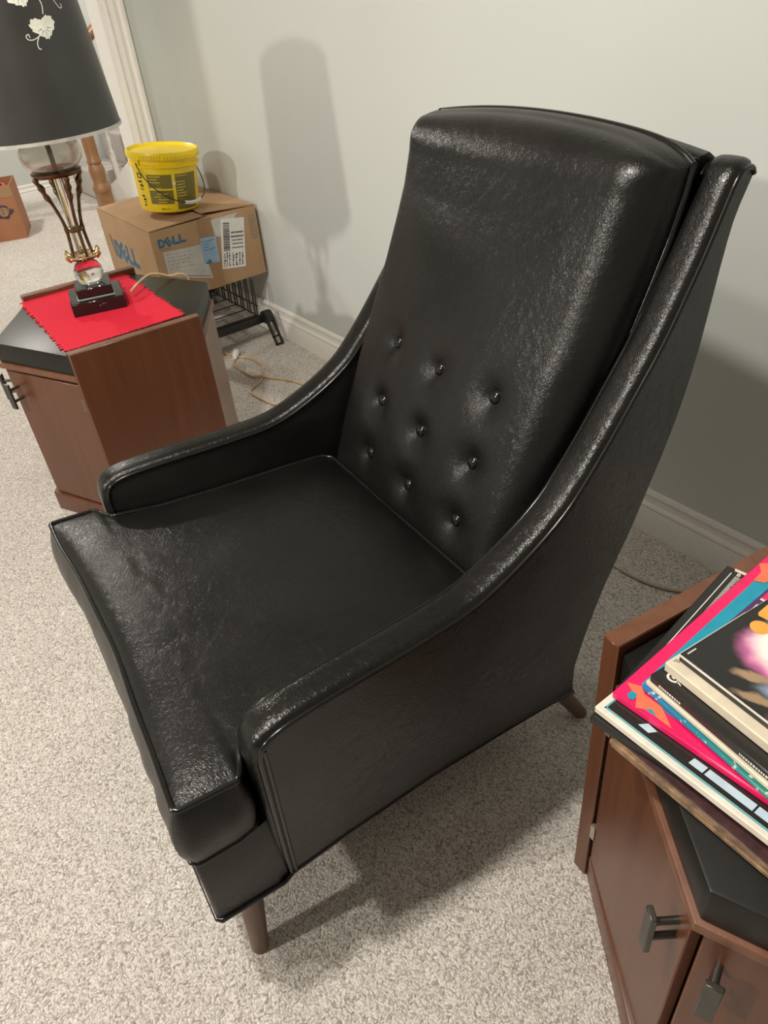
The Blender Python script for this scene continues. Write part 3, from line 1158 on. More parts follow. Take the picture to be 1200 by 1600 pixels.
for k_ in range(4):                                 # the motif repeats round the shade
    o_ = 90 * k_
    leaf_at(10.2 + o_, 1.146, 0.031, math.radians(6))
    leaf_at(-0.5 + o_, 1.204, 0.031, math.radians(20))
    leaf_at(27 + o_, 1.214, 0.028, math.radians(-18))
    vine([(13 + o_, 1.168), (14.5 + o_, 1.185), (12.5 + o_, 1.20), (8 + o_, 1.222), (14 + o_, 1.24), (26 + o_, 1.235)])
    vine([(5.5 + o_, 1.135), (2 + o_, 1.122), (1.5 + o_, 1.112), (3.2 + o_, 1.109)], 0.0009)
    vine([(4 + o_, 1.131), (0 + o_, 1.127), (-3.6 + o_, 1.128), (-4.6 + o_, 1.134), (-2.6 + o_, 1.137), (-2.2 + o_, 1.131)], 0.0008)
    vine([(20 + o_, 1.215), (25 + o_, 1.195), (29 + o_, 1.176), (32 + o_, 1.176), (31.5 + o_, 1.182)], 0.0009)
# the lamp's own cord, over the top of the cabinet and down behind
m = MB()
cw = [(-2.010, 0.594, 0.538), (-2.035, 0.625, 0.545), (-2.075, 0.675, 0.547), (-2.085, 0.708, 0.538), (-2.088, 0.740, 0.523), (-2.095, 0.768, 0.5195), (-2.100, 0.792, 0.505), (-2.102, 0.797, 0.47),
      (-2.103, 0.80, 0.30), (-2.11, 0.81, 0.05), (-2.15, 0.84, 0.0065), (-2.25, 0.86, 0.0065)]
m.tube(catmull(cw, 6), 0.0035, 8)
tag(m.build('lamp_cord', M['cord'], smooth=60), 'cream flex running from the lamp base over the cabinet top', 'cord')

# ------------------------------------------------------------------ cord with connector on the carpet
m = MB()
cp = [(-2.62, 1.06), (-2.58, 1.075), (-2.542, 1.083), (-2.483, 1.114), (-2.406, 1.112), (-2.349, 1.089), (-2.286, 1.042), (-2.262, 0.997), (-2.234, 0.972), (-2.166, 0.974), (-2.096, 0.985), (-2.02, 1.02), (-1.9, 1.06), (-1.7, 1.05)]
m.tube(catmull([(a, b, 0.0045) for a, b in cp], 6), 0.004, 8)
tag(m.build('extension_cord', M['cord'], smooth=60), 'tan electric cord looping on the carpet behind the armchair', 'cord')
m = MB()
cp = [(-2.545, 1.078, 0.006), (-2.50, 1.045, 0.0045), (-2.455, 1.036, 0.0045), (-2.349, 1.039, 0.0045), (-2.308, 1.057, 0.012), (-2.258, 1.096, 0.0045), (-2.195, 1.127, 0.0045), (-2.128, 1.137, 0.0045), (-2.0, 1.12, 0.0045), (-1.8, 1.16, 0.0045)]
m.tube(catmull(cp, 6), 0.004, 8)
c2 = tag(empty('plugged_cord', (-2.545, 1.078, 0), 0), 'tan cord with a white plug beside the wire rack', 'cord')
co = m.build('flex', M['cord'], c2, smooth=60)
co.matrix_parent_inverse = Matrix.Translation(-Vector(c2.location))
m = MB()
m.tube([(-0.022, 0.016, 0.014), (0.0, 0.0, 0.014), (0.018, -0.013, 0.012)], [0.013, 0.013, 0.008], 10)
m.build('plug', M['white_plastic'], c2, smooth=45)
m = MB()
cp = [(-1.10, 1.20), (-0.95, 1.185), (-0.85, 1.165), (-0.779, 1.159), (-0.728, 1.160), (-0.675, 1.172), (-0.639, 1.191), (-0.56, 1.24), (-0.45, 1.29)]
m.tube(catmull([(a, b, 0.0045) for a, b in cp], 6), 0.0042, 8)
tag(m.build('wall_cord', M['cord_pale'], smooth=60), 'pale cord lying on the carpet along the baseboard behind the records', 'cord')

# ------------------------------------------------------------------ wire rack under the computer box
rk = empty('wire_rack', (-2.86, 1.10, 0), 0, 'black wire rack standing under the cardboard computer box', 'rack')


def rkb(mb, name, mat, **kw):
    o = mb.build(name, mat, rk, **kw)
    o.matrix_parent_inverse = Matrix.Translation(-Vector(rk.location))
    return o


RZ = 0.254
for bx0 in (-2.605, -3.10):
    m = MB(); m.box(bx0 - 0.012, bx0 + 0.012, 0.925, 1.262, 0.078, 0.108); rkb(m, 'cross_bar', M['black_plastic'], bevel=0.004)
for sgn, bx0 in ((1, -2.605), (-1, -3.10)):
    for y0, yd in ((1.250, 0.035), (0.905, -0.0)):
        # bracket: a hooked plate with two openings reaching to the floor
        m = MB()
        xs = [(0.0, 0.118), (0.022, 0.125), (0.036, 0.112), (0.088, 0.0), (0.062, 0.0), (0.010, 0.080), (-0.012, 0.078), (-0.012, 0.110)]
        out = [(0.0, 0.120), (0.022, 0.126), (0.036, 0.113), (0.088, 0.002), (0.064, 0.002)]
        th = 0.032
        P = lambda t, z, w: (bx0 + sgn * t, y0 + w * th, z)
        # solid head
        head = [(-0.012, 0.078), (0.008, 0.080), (0.020, 0.074), (0.046, 0.092), (0.036, 0.113), (0.022, 0.125), (0.0, 0.122), (-0.012, 0.112)]
        k_ = len(head)
        m.add([P(t, z, 0) for t, z in head] + [P(t, z, 1) for t, z in head], [tuple(range(k_)), tuple(range(k_, 2 * k_))] + [(i, (i + 1) % k_, k_ + (i + 1) % k_, k_ + i) for i in range(k_)])
        # two rails and two rungs of the foot
        for w0, w1 in ((0.0, 0.2), (0.8, 1.0)):
            q = [(0.028, 0.080), (0.046, 0.092), (0.088, 0.003), (0.078, 0.0)]
            m.add([P(t, z, w0) for t, z in q] + [P(t, z, w1) for t, z in q], [(0, 1, 2, 3), (4, 5, 6, 7), (0, 1, 5, 4), (1, 2, 6, 5), (2, 3, 7, 6), (3, 0, 4, 7)])
        for f0, f1 in ((0.60, 0.68), (0.92, 1.0)):
            q = []
            for f_ in (f0, f1):
                q.append((0.028 + 0.050 * f_, 0.080 * (1 - f_)))
            for f_ in (f1, f0):
                q.append((0.046 + 0.042 * f_, 0.092 + (0.003 - 0.092) * f_))
            m.add([P(t, z, 0) for t, z in q] + [P(t, z, 1) for t, z in q], [(0, 1, 2, 3), (4, 5, 6, 7), (0, 1, 5, 4), (1, 2, 6, 5), (2, 3, 7, 6), (3, 0, 4, 7)])
        rkb(m, 'bracket_foot', M['black_plastic'])
for y0 in (0.985, 1.235):
    for z0 in (0.108, 0.150):
        m = MB(); m.tube([(-3.11, y0, z0), (-2.595, y0, z0)], 0.0032, 6); rkb(m, 'rail_wire', M['wire'])
    for i in range(9):
        x0 = -3.08 + i * 0.056
        m = MB()
        m.tube(catmull([(x0, y0, 0.100), (x0, y0 + 0.004, 0.18), (x0 + 0.002, y0 + 0.006, 0.246), (x0 + 0.010, y0 + 0.006, 0.2515), (x0 + 0.018, y0 + 0.006, 0.246), (x0 + 0.020, y0 + 0.004, 0.18), (x0 + 0.020, y0, 0.100)], 3), 0.003, 6)
        rkb(m, 'divider_wire', M['wire'], smooth=60)
for i in range(6):
    x0 = -3.05 + i * 0.085
    m = MB(); m.tube([(x0, 0.985, 0.106), (x0, 1.235, 0.106)], 0.0024, 6); rkb(m, 'floor_wire', M['wire'])

# ------------------------------------------------------------------ cardboard computer box
BX0, BX1, BY0, BY1, BZ_0, BZ_1 = -3.150, -2.625, 0.893, 1.316, 0.2565, 0.508
cb = empty('computer_box', ((BX0 + BX1) / 2, (BY0 + BY1) / 2, BZ_0), 0, 'tan cardboard computer box with blue lettering and shipping labels', 'box')


def cbb(mb, name, mat, parent=None, **kw):
    o = mb.build(name, mat, parent or cb, **kw)
    if parent is None:
        o.matrix_parent_inverse = Matrix.Translation(-Vector(cb.location))
    return o


m = MB(); m.box(BX0, BX1, BY0, BY1, BZ_0, BZ_1)
carton = cbb(m, 'carton', M['card'], bevel=0.003)


def flap(name, pts, th=0.004):
    mb = MB()
    k_ = len(pts)
    mb.add([(x, y, z) for x, y, z in pts] + [(x, y, z + th) for x, y, z in pts], [tuple(range(k_)), tuple(range(k_, 2 * k_))] + [(i, (i + 1) % k_, k_ + (i + 1) % k_, k_ + i) for i in range(k_)])
    return cbb(mb, name, M['card'])


flap('top_flap', [(BX0 + 0.002, BY0 + 0.002, BZ_1 + 0.001), (BX1 - 0.002, BY0 + 0.002, BZ_1 + 0.001), (BX1 - 0.006, BY0 + 0.212, BZ_1 + 0.007), (BX0 + 0.006, BY0 + 0.212, BZ_1 + 0.007)])
flap('top_flap', [(BX0 + 0.002, BY1 - 0.002, BZ_1 + 0.001), (BX1 - 0.002, BY1 - 0.002, BZ_1 + 0.001), (BX1 - 0.030, BY1 - 0.205, BZ_1 + 0.012), (BX0 + 0.006, BY1 - 0.205, BZ_1 + 0.018)])
fx = lambda y, z: (BX1 + 0.0008, y, z)
fx2 = lambda y, z: (BX1 + 0.0014, y, z)
fy = lambda x, z: (x, BY0 - 0.0008, z)


def dell(mp, x0, y0, w, h):
    """the four letters with the tilted E"""
    quads = []
    lw = w / 4.15
    st_ = lw * 0.30
    # D
    pts = [(0, 0), (lw * 0.5, 0), (lw * 0.82, h * 0.14), (lw * 0.98, h * 0.5), (lw * 0.82, h * 0.86), (lw * 0.5, h), (0, h)]
    inn = [(st_, h * 0.24), (lw * 0.46, h * 0.24), (lw * 0.60, h * 0.32), (lw * 0.66, h * 0.5), (lw * 0.60, h * 0.68), (lw * 0.46, h * 0.76), (st_, h * 0.76)]
    for i in range(7):
        j = (i + 1) % 7
        quads.append([pts[i], pts[j], inn[j], inn[i]])
    # E, turned about its centre
    e = [rect(0, 0, st_, h), rect(st_, 0, lw * 0.9, h * 0.22), rect(st_, h * 0.39, lw * 0.84, h * 0.61), rect(st_, h * 0.78, lw * 0.9, h)]
    a = math.radians(33)
    cx, cy = lw * 0.45, h * 0.5
    for q in e:
        qq = []
        for (x, y) in q:
            dx, dy = (x - cx) * 0.95, (y - cy) * 0.95
            qq.append((lw * 1.08 + cx + dx * math.cos(a) - dy * math.sin(a), cy + dx * math.sin(a) + dy * math.cos(a)))
        quads.append(qq)
    for o_ in (2.18, 3.16):
        quads += [rect(lw * o_, 0, lw * o_ + st_, h), rect(lw * o_ + st_, 0, lw * (o_ + 0.92), h * 0.25)]
    return [[(x0 + x, y0 + y) for x, y in q] for q in quads]


def cprint(name, quads, mp, mat, parent=carton):
    mb = MB()
    for q in quads:
        mb.add([mp(x, y) for x, y in q], [tuple(range(len(q)))])
    o = mb.build(name, mat, parent, recalc=False)
    o.matrix_parent_inverse = Matrix.Translation(-Vector(cb.location))
    carton.matrix_parent_inverse = Matrix.Translation(-Vector(cb.location))
    o.matrix_parent_inverse = Matrix()
    return o


random.seed(3)
cprint('lettering', dell(fx, 0.917, 0.449, 0.105, 0.030), fx, M['dell_blue'])
cprint('lettering', dell(fy, -3.045, 0.340, 0.235, 0.072), fy, M['dell_blue'])
cprint('tape_strip', [rect(1.075, BZ_0, 1.134, BZ_1)], fx, M['tape'])
pouch = cprint('packing_slip', [[(0.925, 0.347), (1.092, 0.296), (1.078, 0.425), (0.927, 0.434)]], fx2, M['paper_grey'])
cprint('blue_sticker', [[(1.068, 0.357), (1.132, 0.346), (1.137, 0.440), (1.073, 0.447)]], lambda y, z: (BX1 + 0.002, y, z), M['paper_blue'])
cprint('label_backing', [[(1.134, 0.44), (1.16, 0.43), (1.244, 0.500), (1.13, 0.498)]], fx2, M['paper_grey'])
cprint('shipping_label', [[(1.134, 0.317), (1.233, 0.303), (1.263, 0.478), (1.168, 0.493)]], lambda y, z: (BX1 + 0.0021, y, z), M['paper'])


def labxy(u, v):                                   # unit square on the shipping label
    a, b, c, d = Vector((1.134, 0.317)), Vector((1.233, 0.303)), Vector((1.263, 0.478)), Vector((1.168, 0.493))
    p = a * (1 - u) * (1 - v) + b * u * (1 - v) + c * u * v + d * (1 - u) * v
    return (BX1 + 0.0026, p.x, p.y)


bars = []
v = 0.36
while v < 0.90:
    h = random.choice((0.008, 0.012, 0.02))
    bars.append(rect(0.10, v, 0.36, v + h)); v += h + random.choice((0.007, 0.012))
cprint('barcode', bars, labxy, M['ink'])
txt = []
for v in (0.62, 0.70):
    u = 0.42
    while u < 0.94:
        w = random.uniform(0.02, 0.07); txt.append(rect(u, v, min(0.95, u + w), v + 0.035)); u += w + 0.02
for u0 in (0.10, 0.20, 0.30, 0.45, 0.58, 0.72, 0.84):
    v = 0.05
    while v < 0.30:
        h = random.uniform(0.015, 0.05); txt.append(rect(u0, v, u0 + random.choice((0.03, 0.05, 0.07)), v + h)); v += h + 0.012
for v in (0.40, 0.48, 0.55):
    u = 0.45
    while u < 0.9:
        w = random.uniform(0.02, 0.06); txt.append(rect(u, v, u + w, v + 0.025)); u += w + 0.02
cprint('fine_print', txt, labxy, M['ink'])
txt = []
for v_ in (0.422, 0.410, 0.398, 0.386, 0.372):
    u = 0.935
    while u < 1.03:
        w = random.uniform(0.004, 0.012); txt.append(rect(u, v_ - (u - 0.93) * 0.10, u + w, v_ - (u - 0.93) * 0.10 + 0.002)); u += w + random.uniform(0.003, 0.012)
txt += [[(0.99, 0.332), (1.085, 0.305), (1.085, 0.3085), (0.99, 0.335)]]
cprint('fine_print', txt, lambda y, z: (BX1 + 0.0019, y, z), M['ink_grey'])
cprint('fine_print', [rect(0.918, 0.441 , 0.958, 0.444)], fx, M['ink_grey'])
cprint('fine_print', [rect(1.078, 0.352 , 1.10, 0.36), rect(1.088, 0.36, 1.096, 0.366)] + [rect(1.078, z_0, 1.078 + random.uniform(.02, .05), z_0 + 0.002) for z_0 in (0.40, 0.41, 0.42, 0.43)], lambda y, z: (BX1 + 0.0025, y, z), M['dell_blue'])
ic = []
for z0 in (0.394, 0.424, 0.454):
    for q in (rect(1.281, z0, 1.306, z0 + 0.002), rect(1.281, z0 + 0.023, 1.306, z0 + 0.025), rect(1.281, z0, 1.283, z0 + 0.025), rect(1.304, z0, 1.306, z0 + 0.025), rect(1.290, z0 + 0.007, 1.297, z0 + 0.018)):
        ic.append(q)
cprint('care_symbols', ic, fx, M['ink_grey'])
cprint('hand_slot', [[(-3.075, 0.425), (-3.068, 0.428), (-3.056, 0.345), (-3.062, 0.338)]], fy, M['ink'])

for o in carton.children:
    if o.name.startswith(('fine_print', 'barcode', 'care_symbols')):
        o['kind'] = 'stuff'

# ------------------------------------------------------------------ yellow bucket on the box
bk = empty('bucket', (-2.800, 1.062, 0.5335), math.radians(0), 'yellow plastic bucket with lid and wire handle on the cardboard box', 'bucket')
bk.scale = (0.86, 0.86, 0.86)
bk.rotation_euler = Matrix.Rotation(math.radians(5.5), 3, Vector((-0.935, 0.354, 0))).to_euler()   # leans on the uneven flaps
m = MB()
m.lathe([(0.112, 0.0), (0.118, 0.003), (0.121, 0.010), (0.1315, 0.160), (0.133, 0.172), (0.144, 0.176), (0.145, 0.181), (0.134, 0.186), (0.1345, 0.205), (0.141, 0.208)], 56)
m.build('pail', M['yellow'], bk, smooth=40)
m = MB()
m.lathe([(0.137, 0.203), (0.1465, 0.204), (0.148, 0.208), (0.148, 0.226), (0.146, 0.231), (0.141, 0.232), (0.137, 0.228), (0.134, 0.222), (0.03, 0.222), (0.002, 0.222)], 56)
lid = m.build('lid', M['yellow'], bk, smooth=40)
for i in range(30):
    a = math.radians(-62 + 4.0 * i)
    if i in (9,):
        continue
    m = MB()
    m.box(0.1475, 0.1505, -0.0034, 0.0034, 0.206, 0.218 if i > 9 else 0.222)
    t_ = m.build('lid_tab', M['yellow'], lid)
    t_.rotation_euler = (0, 0, a)


def pail_r(z):
    return 0.121 + (z - 0.010) * (0.1315 - 0.121) / 0.150


def on_pail(phi, z, off=0.0006):
    a = math.radians(phi)
    r_ = pail_r(z) + off
    return (r_ * math.cos(a), r_ * math.sin(a), z)


def pail_patch(name, rects, mat, off, parent=bk):
    mb = MB()
    for (p0, z0, p1, z1) in rects:
        k_ = max(1, int(abs(p1 - p0) / 5))
        for i in range(k_):
            a0, a1 = p0 + (p1 - p0) * i / k_, p0 + (p1 - p0) * (i + 1) / k_
            mb.add([on_pail(a0, z0, off), on_pail(a1, z0, off), on_pail(a1, z1, off), on_pail(a0, z1, off)], [(0, 1, 2, 3)])
    return mb.build(name, mat, parent, recalc=False)


lab = pail_patch('printed_panel', [(-58, 0.036, -13, 0.090), (-58, 0.096, -13, 0.150), (-7, 0.012, 40, 0.150)], M['olive'], 0.0005)
random.seed(11)
rr = []
for z0 in [0.042 + 0.011 * i for i in range(10)]:
    for (a0, a1) in ((-55, -16), (-5, 37)):
        if random.random() < 0.62:
            st0 = a0 + random.choice((0, 0, 6, 12))
            rr.append((st0, z0, min(a1, st0 + random.uniform(10, 24)), z0 + 0.0028))
pail_patch('fine_print', rr, M['yellow_print'], 0.0010, lab)['kind'] = 'stuff'
rr = [(-82, 0.132, -70, 0.136), (-82, 0.148, -70, 0.152), (-82, 0.132, -79.5, 0.152), (-72.5, 0.132, -70, 0.152), (-82, 0.116, -72, 0.123), (-80, 0.102, -70, 0.107), (-75, 0.096, -72, 0.112), (-82, 0.088, -70, 0.091),
      (-80, 0.06, -72, 0.067), (-77, 0.046, -70, 0.055), (-75, 0.038, -70, 0.042), (-77, 0.024, -73, 0.032), (-40, 0.015, -32, 0.0185), (-31, 0.016, -22, 0.0175)]
pail_patch('lettering', rr, M['ink'], 0.0009)
for a in (-73, 107):
    m = MB()
    m.box(0.1335, 0.1425, -0.014, 0.014, 0.183, 0.205)
    t_ = m.build('handle_lug', M['yellow'], bk, bevel=0.002)
    t_.rotation_euler = (0, 0, math.radians(a))
hb = []
for i in range(25):                                # the bail hangs down the front
    s = i / 24
    a = math.radians(-73 + 180 * s)
    r_ = 0.1445 + 0.012 * math.sin(math.pi * s)
    hb.append((r_ * math.cos(a), r_ * math.sin(a), 0.190 - 0.150 * math.sin(math.pi * s) ** 0.8))
m = MB(); m.tube(hb, 0.0022, 8)
hd = m.build('wire_handle', M['wire'], bk, smooth=60)
m = MB(); m.tube(hb[10:15], 0.0075, 10)
m.build('grip', M['white_plastic'], hd, smooth=60)
m = MB(); m.tube([on_pail(-10, 0.117, 0.0008), on_pail(-10, 0.117, 0.0040)], 0.0075, 12)
m.build('round_sticker', M['white_plastic'], bk, smooth=40)

# ------------------------------------------------------------------ open cardboard box in the hall
ob = empty('moving_box', (-5.50, 0.93, 0), math.radians(-19), 'open reddish-brown cardboard box on the hall carpet at far left', 'box')
bw, bd, bh, th = 0.30, 0.36, 0.31, 0.006
for nm, (x0, x1, y0, y1) in (('side_wall', (bw - th, bw, -bd / 2, bd / 2)), ('side_wall', (-bw * 0.0, th, -bd / 2, bd / 2)), ('end_wall', (th, bw - th, -bd / 2, -bd / 2 + th)), ('end_wall', (th, bw - th, bd / 2 - th, bd / 2))):
    m = MB(); m.box(x0, x1, y0, y1, 0.0, bh); m.build(nm, M['card_red'], ob)
m = MB(); m.box(th, bw - th, -bd / 2 + th, bd / 2 - th, 0.0, 0.006); m.build('bottom', M['card_red'], ob)
m = MB(); m.box(bw + 0.0005, bw + 0.0012, -bd / 2, bd / 2, 0.245, bh); m.build('tape_strip', M['tape'], ob)
pts = []
for i in range(30):
    a = 2 * math.pi * i / 30
    r_ = 1 + 0.13 * math.cos(5 * a) + 0.06 * math.sin(9 * a)
    pts.append((0.085 + 0.062 * r_ * math.cos(a), 0.165 + 0.038 * r_ * math.sin(a)))
m = MB(); m.add([(bw + 0.0009, x - 0.0, z) for x, z in pts], [tuple(range(30))])
lg = m.build('emblem', M['ink_purple'], ob, recalc=False)
m = MB(); m.add([(bw + 0.0009, -0.17, 0.14), (bw + 0.0009, 0.06, 0.148), (bw + 0.0009, 0.06, 0.188), (bw + 0.0009, -0.17, 0.18)], [(0, 1, 2, 3)])
m.build('emblem_band', M['ink_purple'], ob, recalc=False)
pts = [(0.095 + 0.033 * (1 + 0.2 * math.sin(3 * t)) * math.cos(t), 0.166 + 0.026 * math.sin(t)) for t in [2 * math.pi * i / 20 for i in range(20)]]
m = MB(); m.add([(bw + 0.0014, x, z) for x, z in pts], [tuple(range(20))])
m.build('emblem_picture', M['ink_tan'], lg, recalc=False)
vs, fs = text_polys('K', 0.038, 0.001)
m = MB(); m.add([(bw + 0.0014, 0.0 + p.x, 0.153 + p.y) for p in vs], fs)
m.build('lettering', M['white_print'], lg, recalc=False)
# crumpled wrapping paper in it
for i, (px, py, r_, mt, lb) in enumerate(((0.17, 0.02, 0.042, 'white', 'crumpled white paper sticking out of the open box'), (0.19, 0.105, 0.042, 'red', 'crumpled red and white wrapping in the open box'))):
    bm = bmesh.new()
    bmesh.ops.create_icosphere(bm, subdivisions=3, radius=r_)
    for v in bm.verts:
        v.co *= 1 + 0.45 * noise.noise(v.co * 26 + Vector((i * 7, 0, 0)))
        v.co.z *= 0.8
    me = bpy.data.meshes.new('crumpled_paper'); bm.to_mesh(me); bm.free()
    me.materials.append(M['paper'] if mt == 'white' else simple('red_wrapping', (0.55, 0.06, 0.06), 0.35, var=0.9, vscale=25))
    o = bpy.data.objects.new('crumpled_paper', me); COL.objects.link(o)
    c_ = Matrix.Translation(ob.location) @ Matrix.Rotation(math.radians(-19), 4, 'Z') @ Vector((px, py, 0.285))
    o.location = c_
    tag(o, lb, 'paper', 'paper in the open box')

# ------------------------------------------------------------------ stack of records
LPS = 0.314


def lp_mat(name, col, rough=0.32):
    return simple(name, col, rough, var=0.08, vscale=60)


M['lp_black'] = lp_mat('sleeve_black', (0.012, 0.011, 0.010))
M['lp_cream'] = lp_mat('sleeve_cream', (0.70, 0.62, 0.48), 0.5)
M['lp_white'] = lp_mat('sleeve_white', (0.74, 0.68, 0.58), 0.5)
M['lp_brown'] = simple('sleeve_brown', (0.24, 0.15, 0.085), 0.6, var=0.45, vscale=110)
M['lp_maroon'] = simple('sleeve_maroon', (0.055, 0.022, 0.022), 0.5, var=0.4, vscale=90)
M['pink'] = lp_mat('ink_pink', (0.80, 0.006, 0.115), 0.3)
M['teal'] = lp_mat('ink_teal', (0.005, 0.30, 0.44), 0.3)
M['violet'] = lp_mat('ink_violet', (0.075, 0.022, 0.115), 0.3)
M['orange'] = lp_mat('ink_coral', (0.80, 0.17, 0.085), 0.3)
M['skyblue'] = lp_mat('ink_sky', (0.035, 0.20, 0.60), 0.3)
M['paleblue'] = lp_mat('ink_pale_blue', (0.50, 0.66, 0.76), 0.35)
M['cyan'] = lp_mat('ink_cyan', (0.05, 0.42, 0.52), 0.35)
M['white_ink'] = lp_mat('ink_white', (0.75, 0.72, 0.66), 0.4)
M['sticker'] = lp_mat('sticker_orange', (0.85, 0.38, 0.06), 0.3)


def bluegreen():
    m, nt, b = new_mat('sleeve_blue_green')
    v = texco(nt)
    sp = N(nt, 'ShaderNodeSeparateXYZ'); L(nt, v, sp.inputs[0])
    mr = N(nt, 'ShaderNodeMapRange'); mr.inputs[2].default_value = 0.2
    L(nt, sp.outputs[0], mr.inputs[0])
    c = ramp(nt, mr.outputs[0], [(0.0, (0.02, 0.17, 0.44)), (0.35, (0.005, 0.20, 0.26)), (1.0, (0.03, 0.22, 0.10))])
    n = N(nt, 'ShaderNodeTexNoise', Scale=160.0, Detail=4.0); L(nt, v, n.inputs['Vector'])
    w = ramp(nt, n.outputs['Fac'], [(0.62, (0, 0, 0)), (0.68, (1, 1, 1))])
    mx = nt.nodes.new('ShaderNodeMixRGB'); L(nt, w, mx.inputs[0]); L(nt, c, mx.inputs[1]); mx.inputs[2].default_value = (0.6, 0.62, 0.58, 1)
    L(nt, mx.outputs[0], b.inputs['Base Color'])
    b.inputs['Roughness'].default_value = 0.35
    return m


M['bluegreen'] = bluegreen()
M['face_print'] = blot_mat('portrait_print', (0.010, 0.010, 0.010), [
    (0.085, 0.088, 0.078, 0.052, 0.35, (0.62, 0.16, 0.38), 0.30),
    (0.096, 0.106, 0.084, 0.060, 0.35, (0.92, 0.85, 0.78), 0.28),
    (0.105, 0.045, 0.050, 0.018, 0.5, (0.30, 0.36, 0.50), 0.6),
    (0.060, 0.033, 0.024, 0.0075, 0.55, (0.36, 0.24, 0.14), 0.6),
    (0.082, 0.014, 0.030, 0.0075, 0.45, (0.33, 0.22, 0.13), 0.6),
    (0.120, 0.008, 0.030, 0.02, 0.2, (0.16, 0.09, 0.08), 0.7)], 0.22)
GR = 'records stacked on the right-hand cabinet'


def sleeve(corner, z0, th, ang, mat, label, spine=None, tilt=0.0):
    r = empty('record_sleeve', (corner[0], corner[1], z0), math.radians(ang), label, 'record', GR)
    r.rotation_euler = (0, tilt, math.radians(ang))
    m = MB(); m.box(0, LPS, 0, LPS, 0.0, th)
    c = m.build('cover', mat, r, bevel=min(0.0012, th * 0.3), seg=1)
    if spine:
        m = MB(); m.box(0.001, LPS - 0.001, -0.0006, 0.0, th * 0.12, th * 0.88)
        m.build('spine', spine, r)
    return r


def art(r, name, polys, mat, z):
    mb = MB()
    for q in polys:
        mb.add([(x, y, z) for x, y in q], [tuple(range(len(q)))])
    o = mb.build(name, mat, r, recalc=False)
    return o


zt = 0.5155
zs_ = zt
for i, (dx, dy, a, mt, lb) in enumerate(((0.006, 0.004, -1.0, 'lp_brown', 'lowest worn brown record sleeve in the stack, on the black top'), (0.002, 0.001, -1.8, 'lp_brown', 'second worn brown record sleeve from the bottom of the stack'),
                                         (0.0, 0.0, -0.9, 'lp_brown', 'third worn brown record sleeve from the bottom of the stack'), (0.003, 0.003, -2.2, 'lp_maroon', 'maroon record sleeve on top of the worn brown ones'))):
    sleeve((-0.270 + dx, 0.430 + dy), zs_, 0.0045, a, M[mt], lb, spine=M['lp_brown'])
    zs_ += 0.0047
# black sleeve with a column of small print
zb_ = 0.5385
r = sleeve((-0.295, 0.427), zb_ - 0.0035, 0.0095, 7.5, M['lp_black'], 'black record sleeve with a column of tiny white print along its edge')
zt_ = 0.0095 + 0.0003
art(r, 'white_line', [[(0.0096, 0.06), (0.0108, 0.06), (0.0108, 0.303), (0.0096, 0.303)]], M['white_ink'], zt_)
random.seed(5)
ln = []
y = 0.298
while y > 0.10:
    x = 0.0165
    n_ = 2
    w = random.uniform(0.0045, 0.0065)
    ln.append(rect(x, y, x + w, y + 0.0011)); 
    if random.random() < 0.75:
        ln.append(rect(x + w + 0.0008, y, x + w + random.uniform(0.002, 0.004), y + 0.0011))
    y -= 0.0024
art(r, 'small_print', ln, M['white_ink'], zt_)
vs, fs = text_polys('B', 0.0085, 0.0002)
m = MB(); m.add([(0.0165 + p.y * 0 + p.x, 0.3015 + p.y, zt_) for p in vs], fs); m.build('lettering', M['white_ink'], r, recalc=False)
art(r, 'torn_edge', [[(0.012, 0.3085), (0.06, 0.3085), (0.06, 0.3135), (0.010, 0.3137)]], M['lp_cream'], zt_)
# white-bordered sleeve
zc_ = 0.5455
r = sleeve((-0.296, 0.435), zc_, 0.009, 0.0, M['lp_white'], 'white-bordered black record sleeve with pale blue bars and a turquoise line')
h = 0.009
art(r, 'black_field', [rect(0.0095, 0.0085, 0.305, 0.305)], M['lp_black'], h + 0.0002)
art(r, 'turquoise_line', [rect(0.0075, 0.0062, 0.307, 0.0080), rect(0.0075, 0.0062, 0.0092, 0.307)], M['cyan'], h + 0.0003)
for q in [[(0.0435, 0.0145), (0.0565, 0.0138), (0.0615, 0.0215), (0.0495, 0.0232)], [(0.1022, 0.0142), (0.117, 0.0142), (0.1173, 0.0232), (0.1029, 0.0228)], [(0.119, 0.0142), (0.168, 0.0138), (0.168, 0.0230), (0.1195, 0.0230)],
                   [(0.170, 0.0138), (0.215, 0.0138), (0.215, 0.0230), (0.170, 0.0230)], [(0.218, 0.0138), (0.26, 0.0138), (0.26, 0.0230), (0.218, 0.0230)]]:
    art(r, 'pale_bar', [q], M['paleblue'], h + 0.0004)
# pink and turquoise sleeve
zp_ = 0.5548
r = sleeve((-0.292, 0.457), zp_, 0.0085, 2.3, M['pink'], 'bright pink record sleeve with turquoise field and coral star')
h = 0.0085
art(r, 'turquoise_field', [[(0.0145, 0.030), (0.052, 0.0175), (0.31, -0.0 + 0.006), (0.31, 0.31), (0.0125, 0.31)]], M['teal'], h + 0.0002)
art(r, 'violet_band', [[(0.0250, 0.06), (0.12, 0.06), (0.20, 0.31), (0.0325, 0.31)]], M['violet'], h + 0.0004)
art(r, 'blue_band', [[(0.036, 0.06), (0.16, 0.06), (0.22, 0.31), (0.046, 0.31)]], M['skyblue'], h + 0.0006)
art(r, 'coral_star', [[(0.0029, 0.0211), (0.0177, 0.0283), (0.0248, 0.0211), (0.0461, 0.0196), (0.0684, 0.0037), (0.0523, 0.0046), (0.0363, 0.0046), (0.0283, 0.0002), (0.0222, 0.0102)]], M['orange'], h + 0.0006)
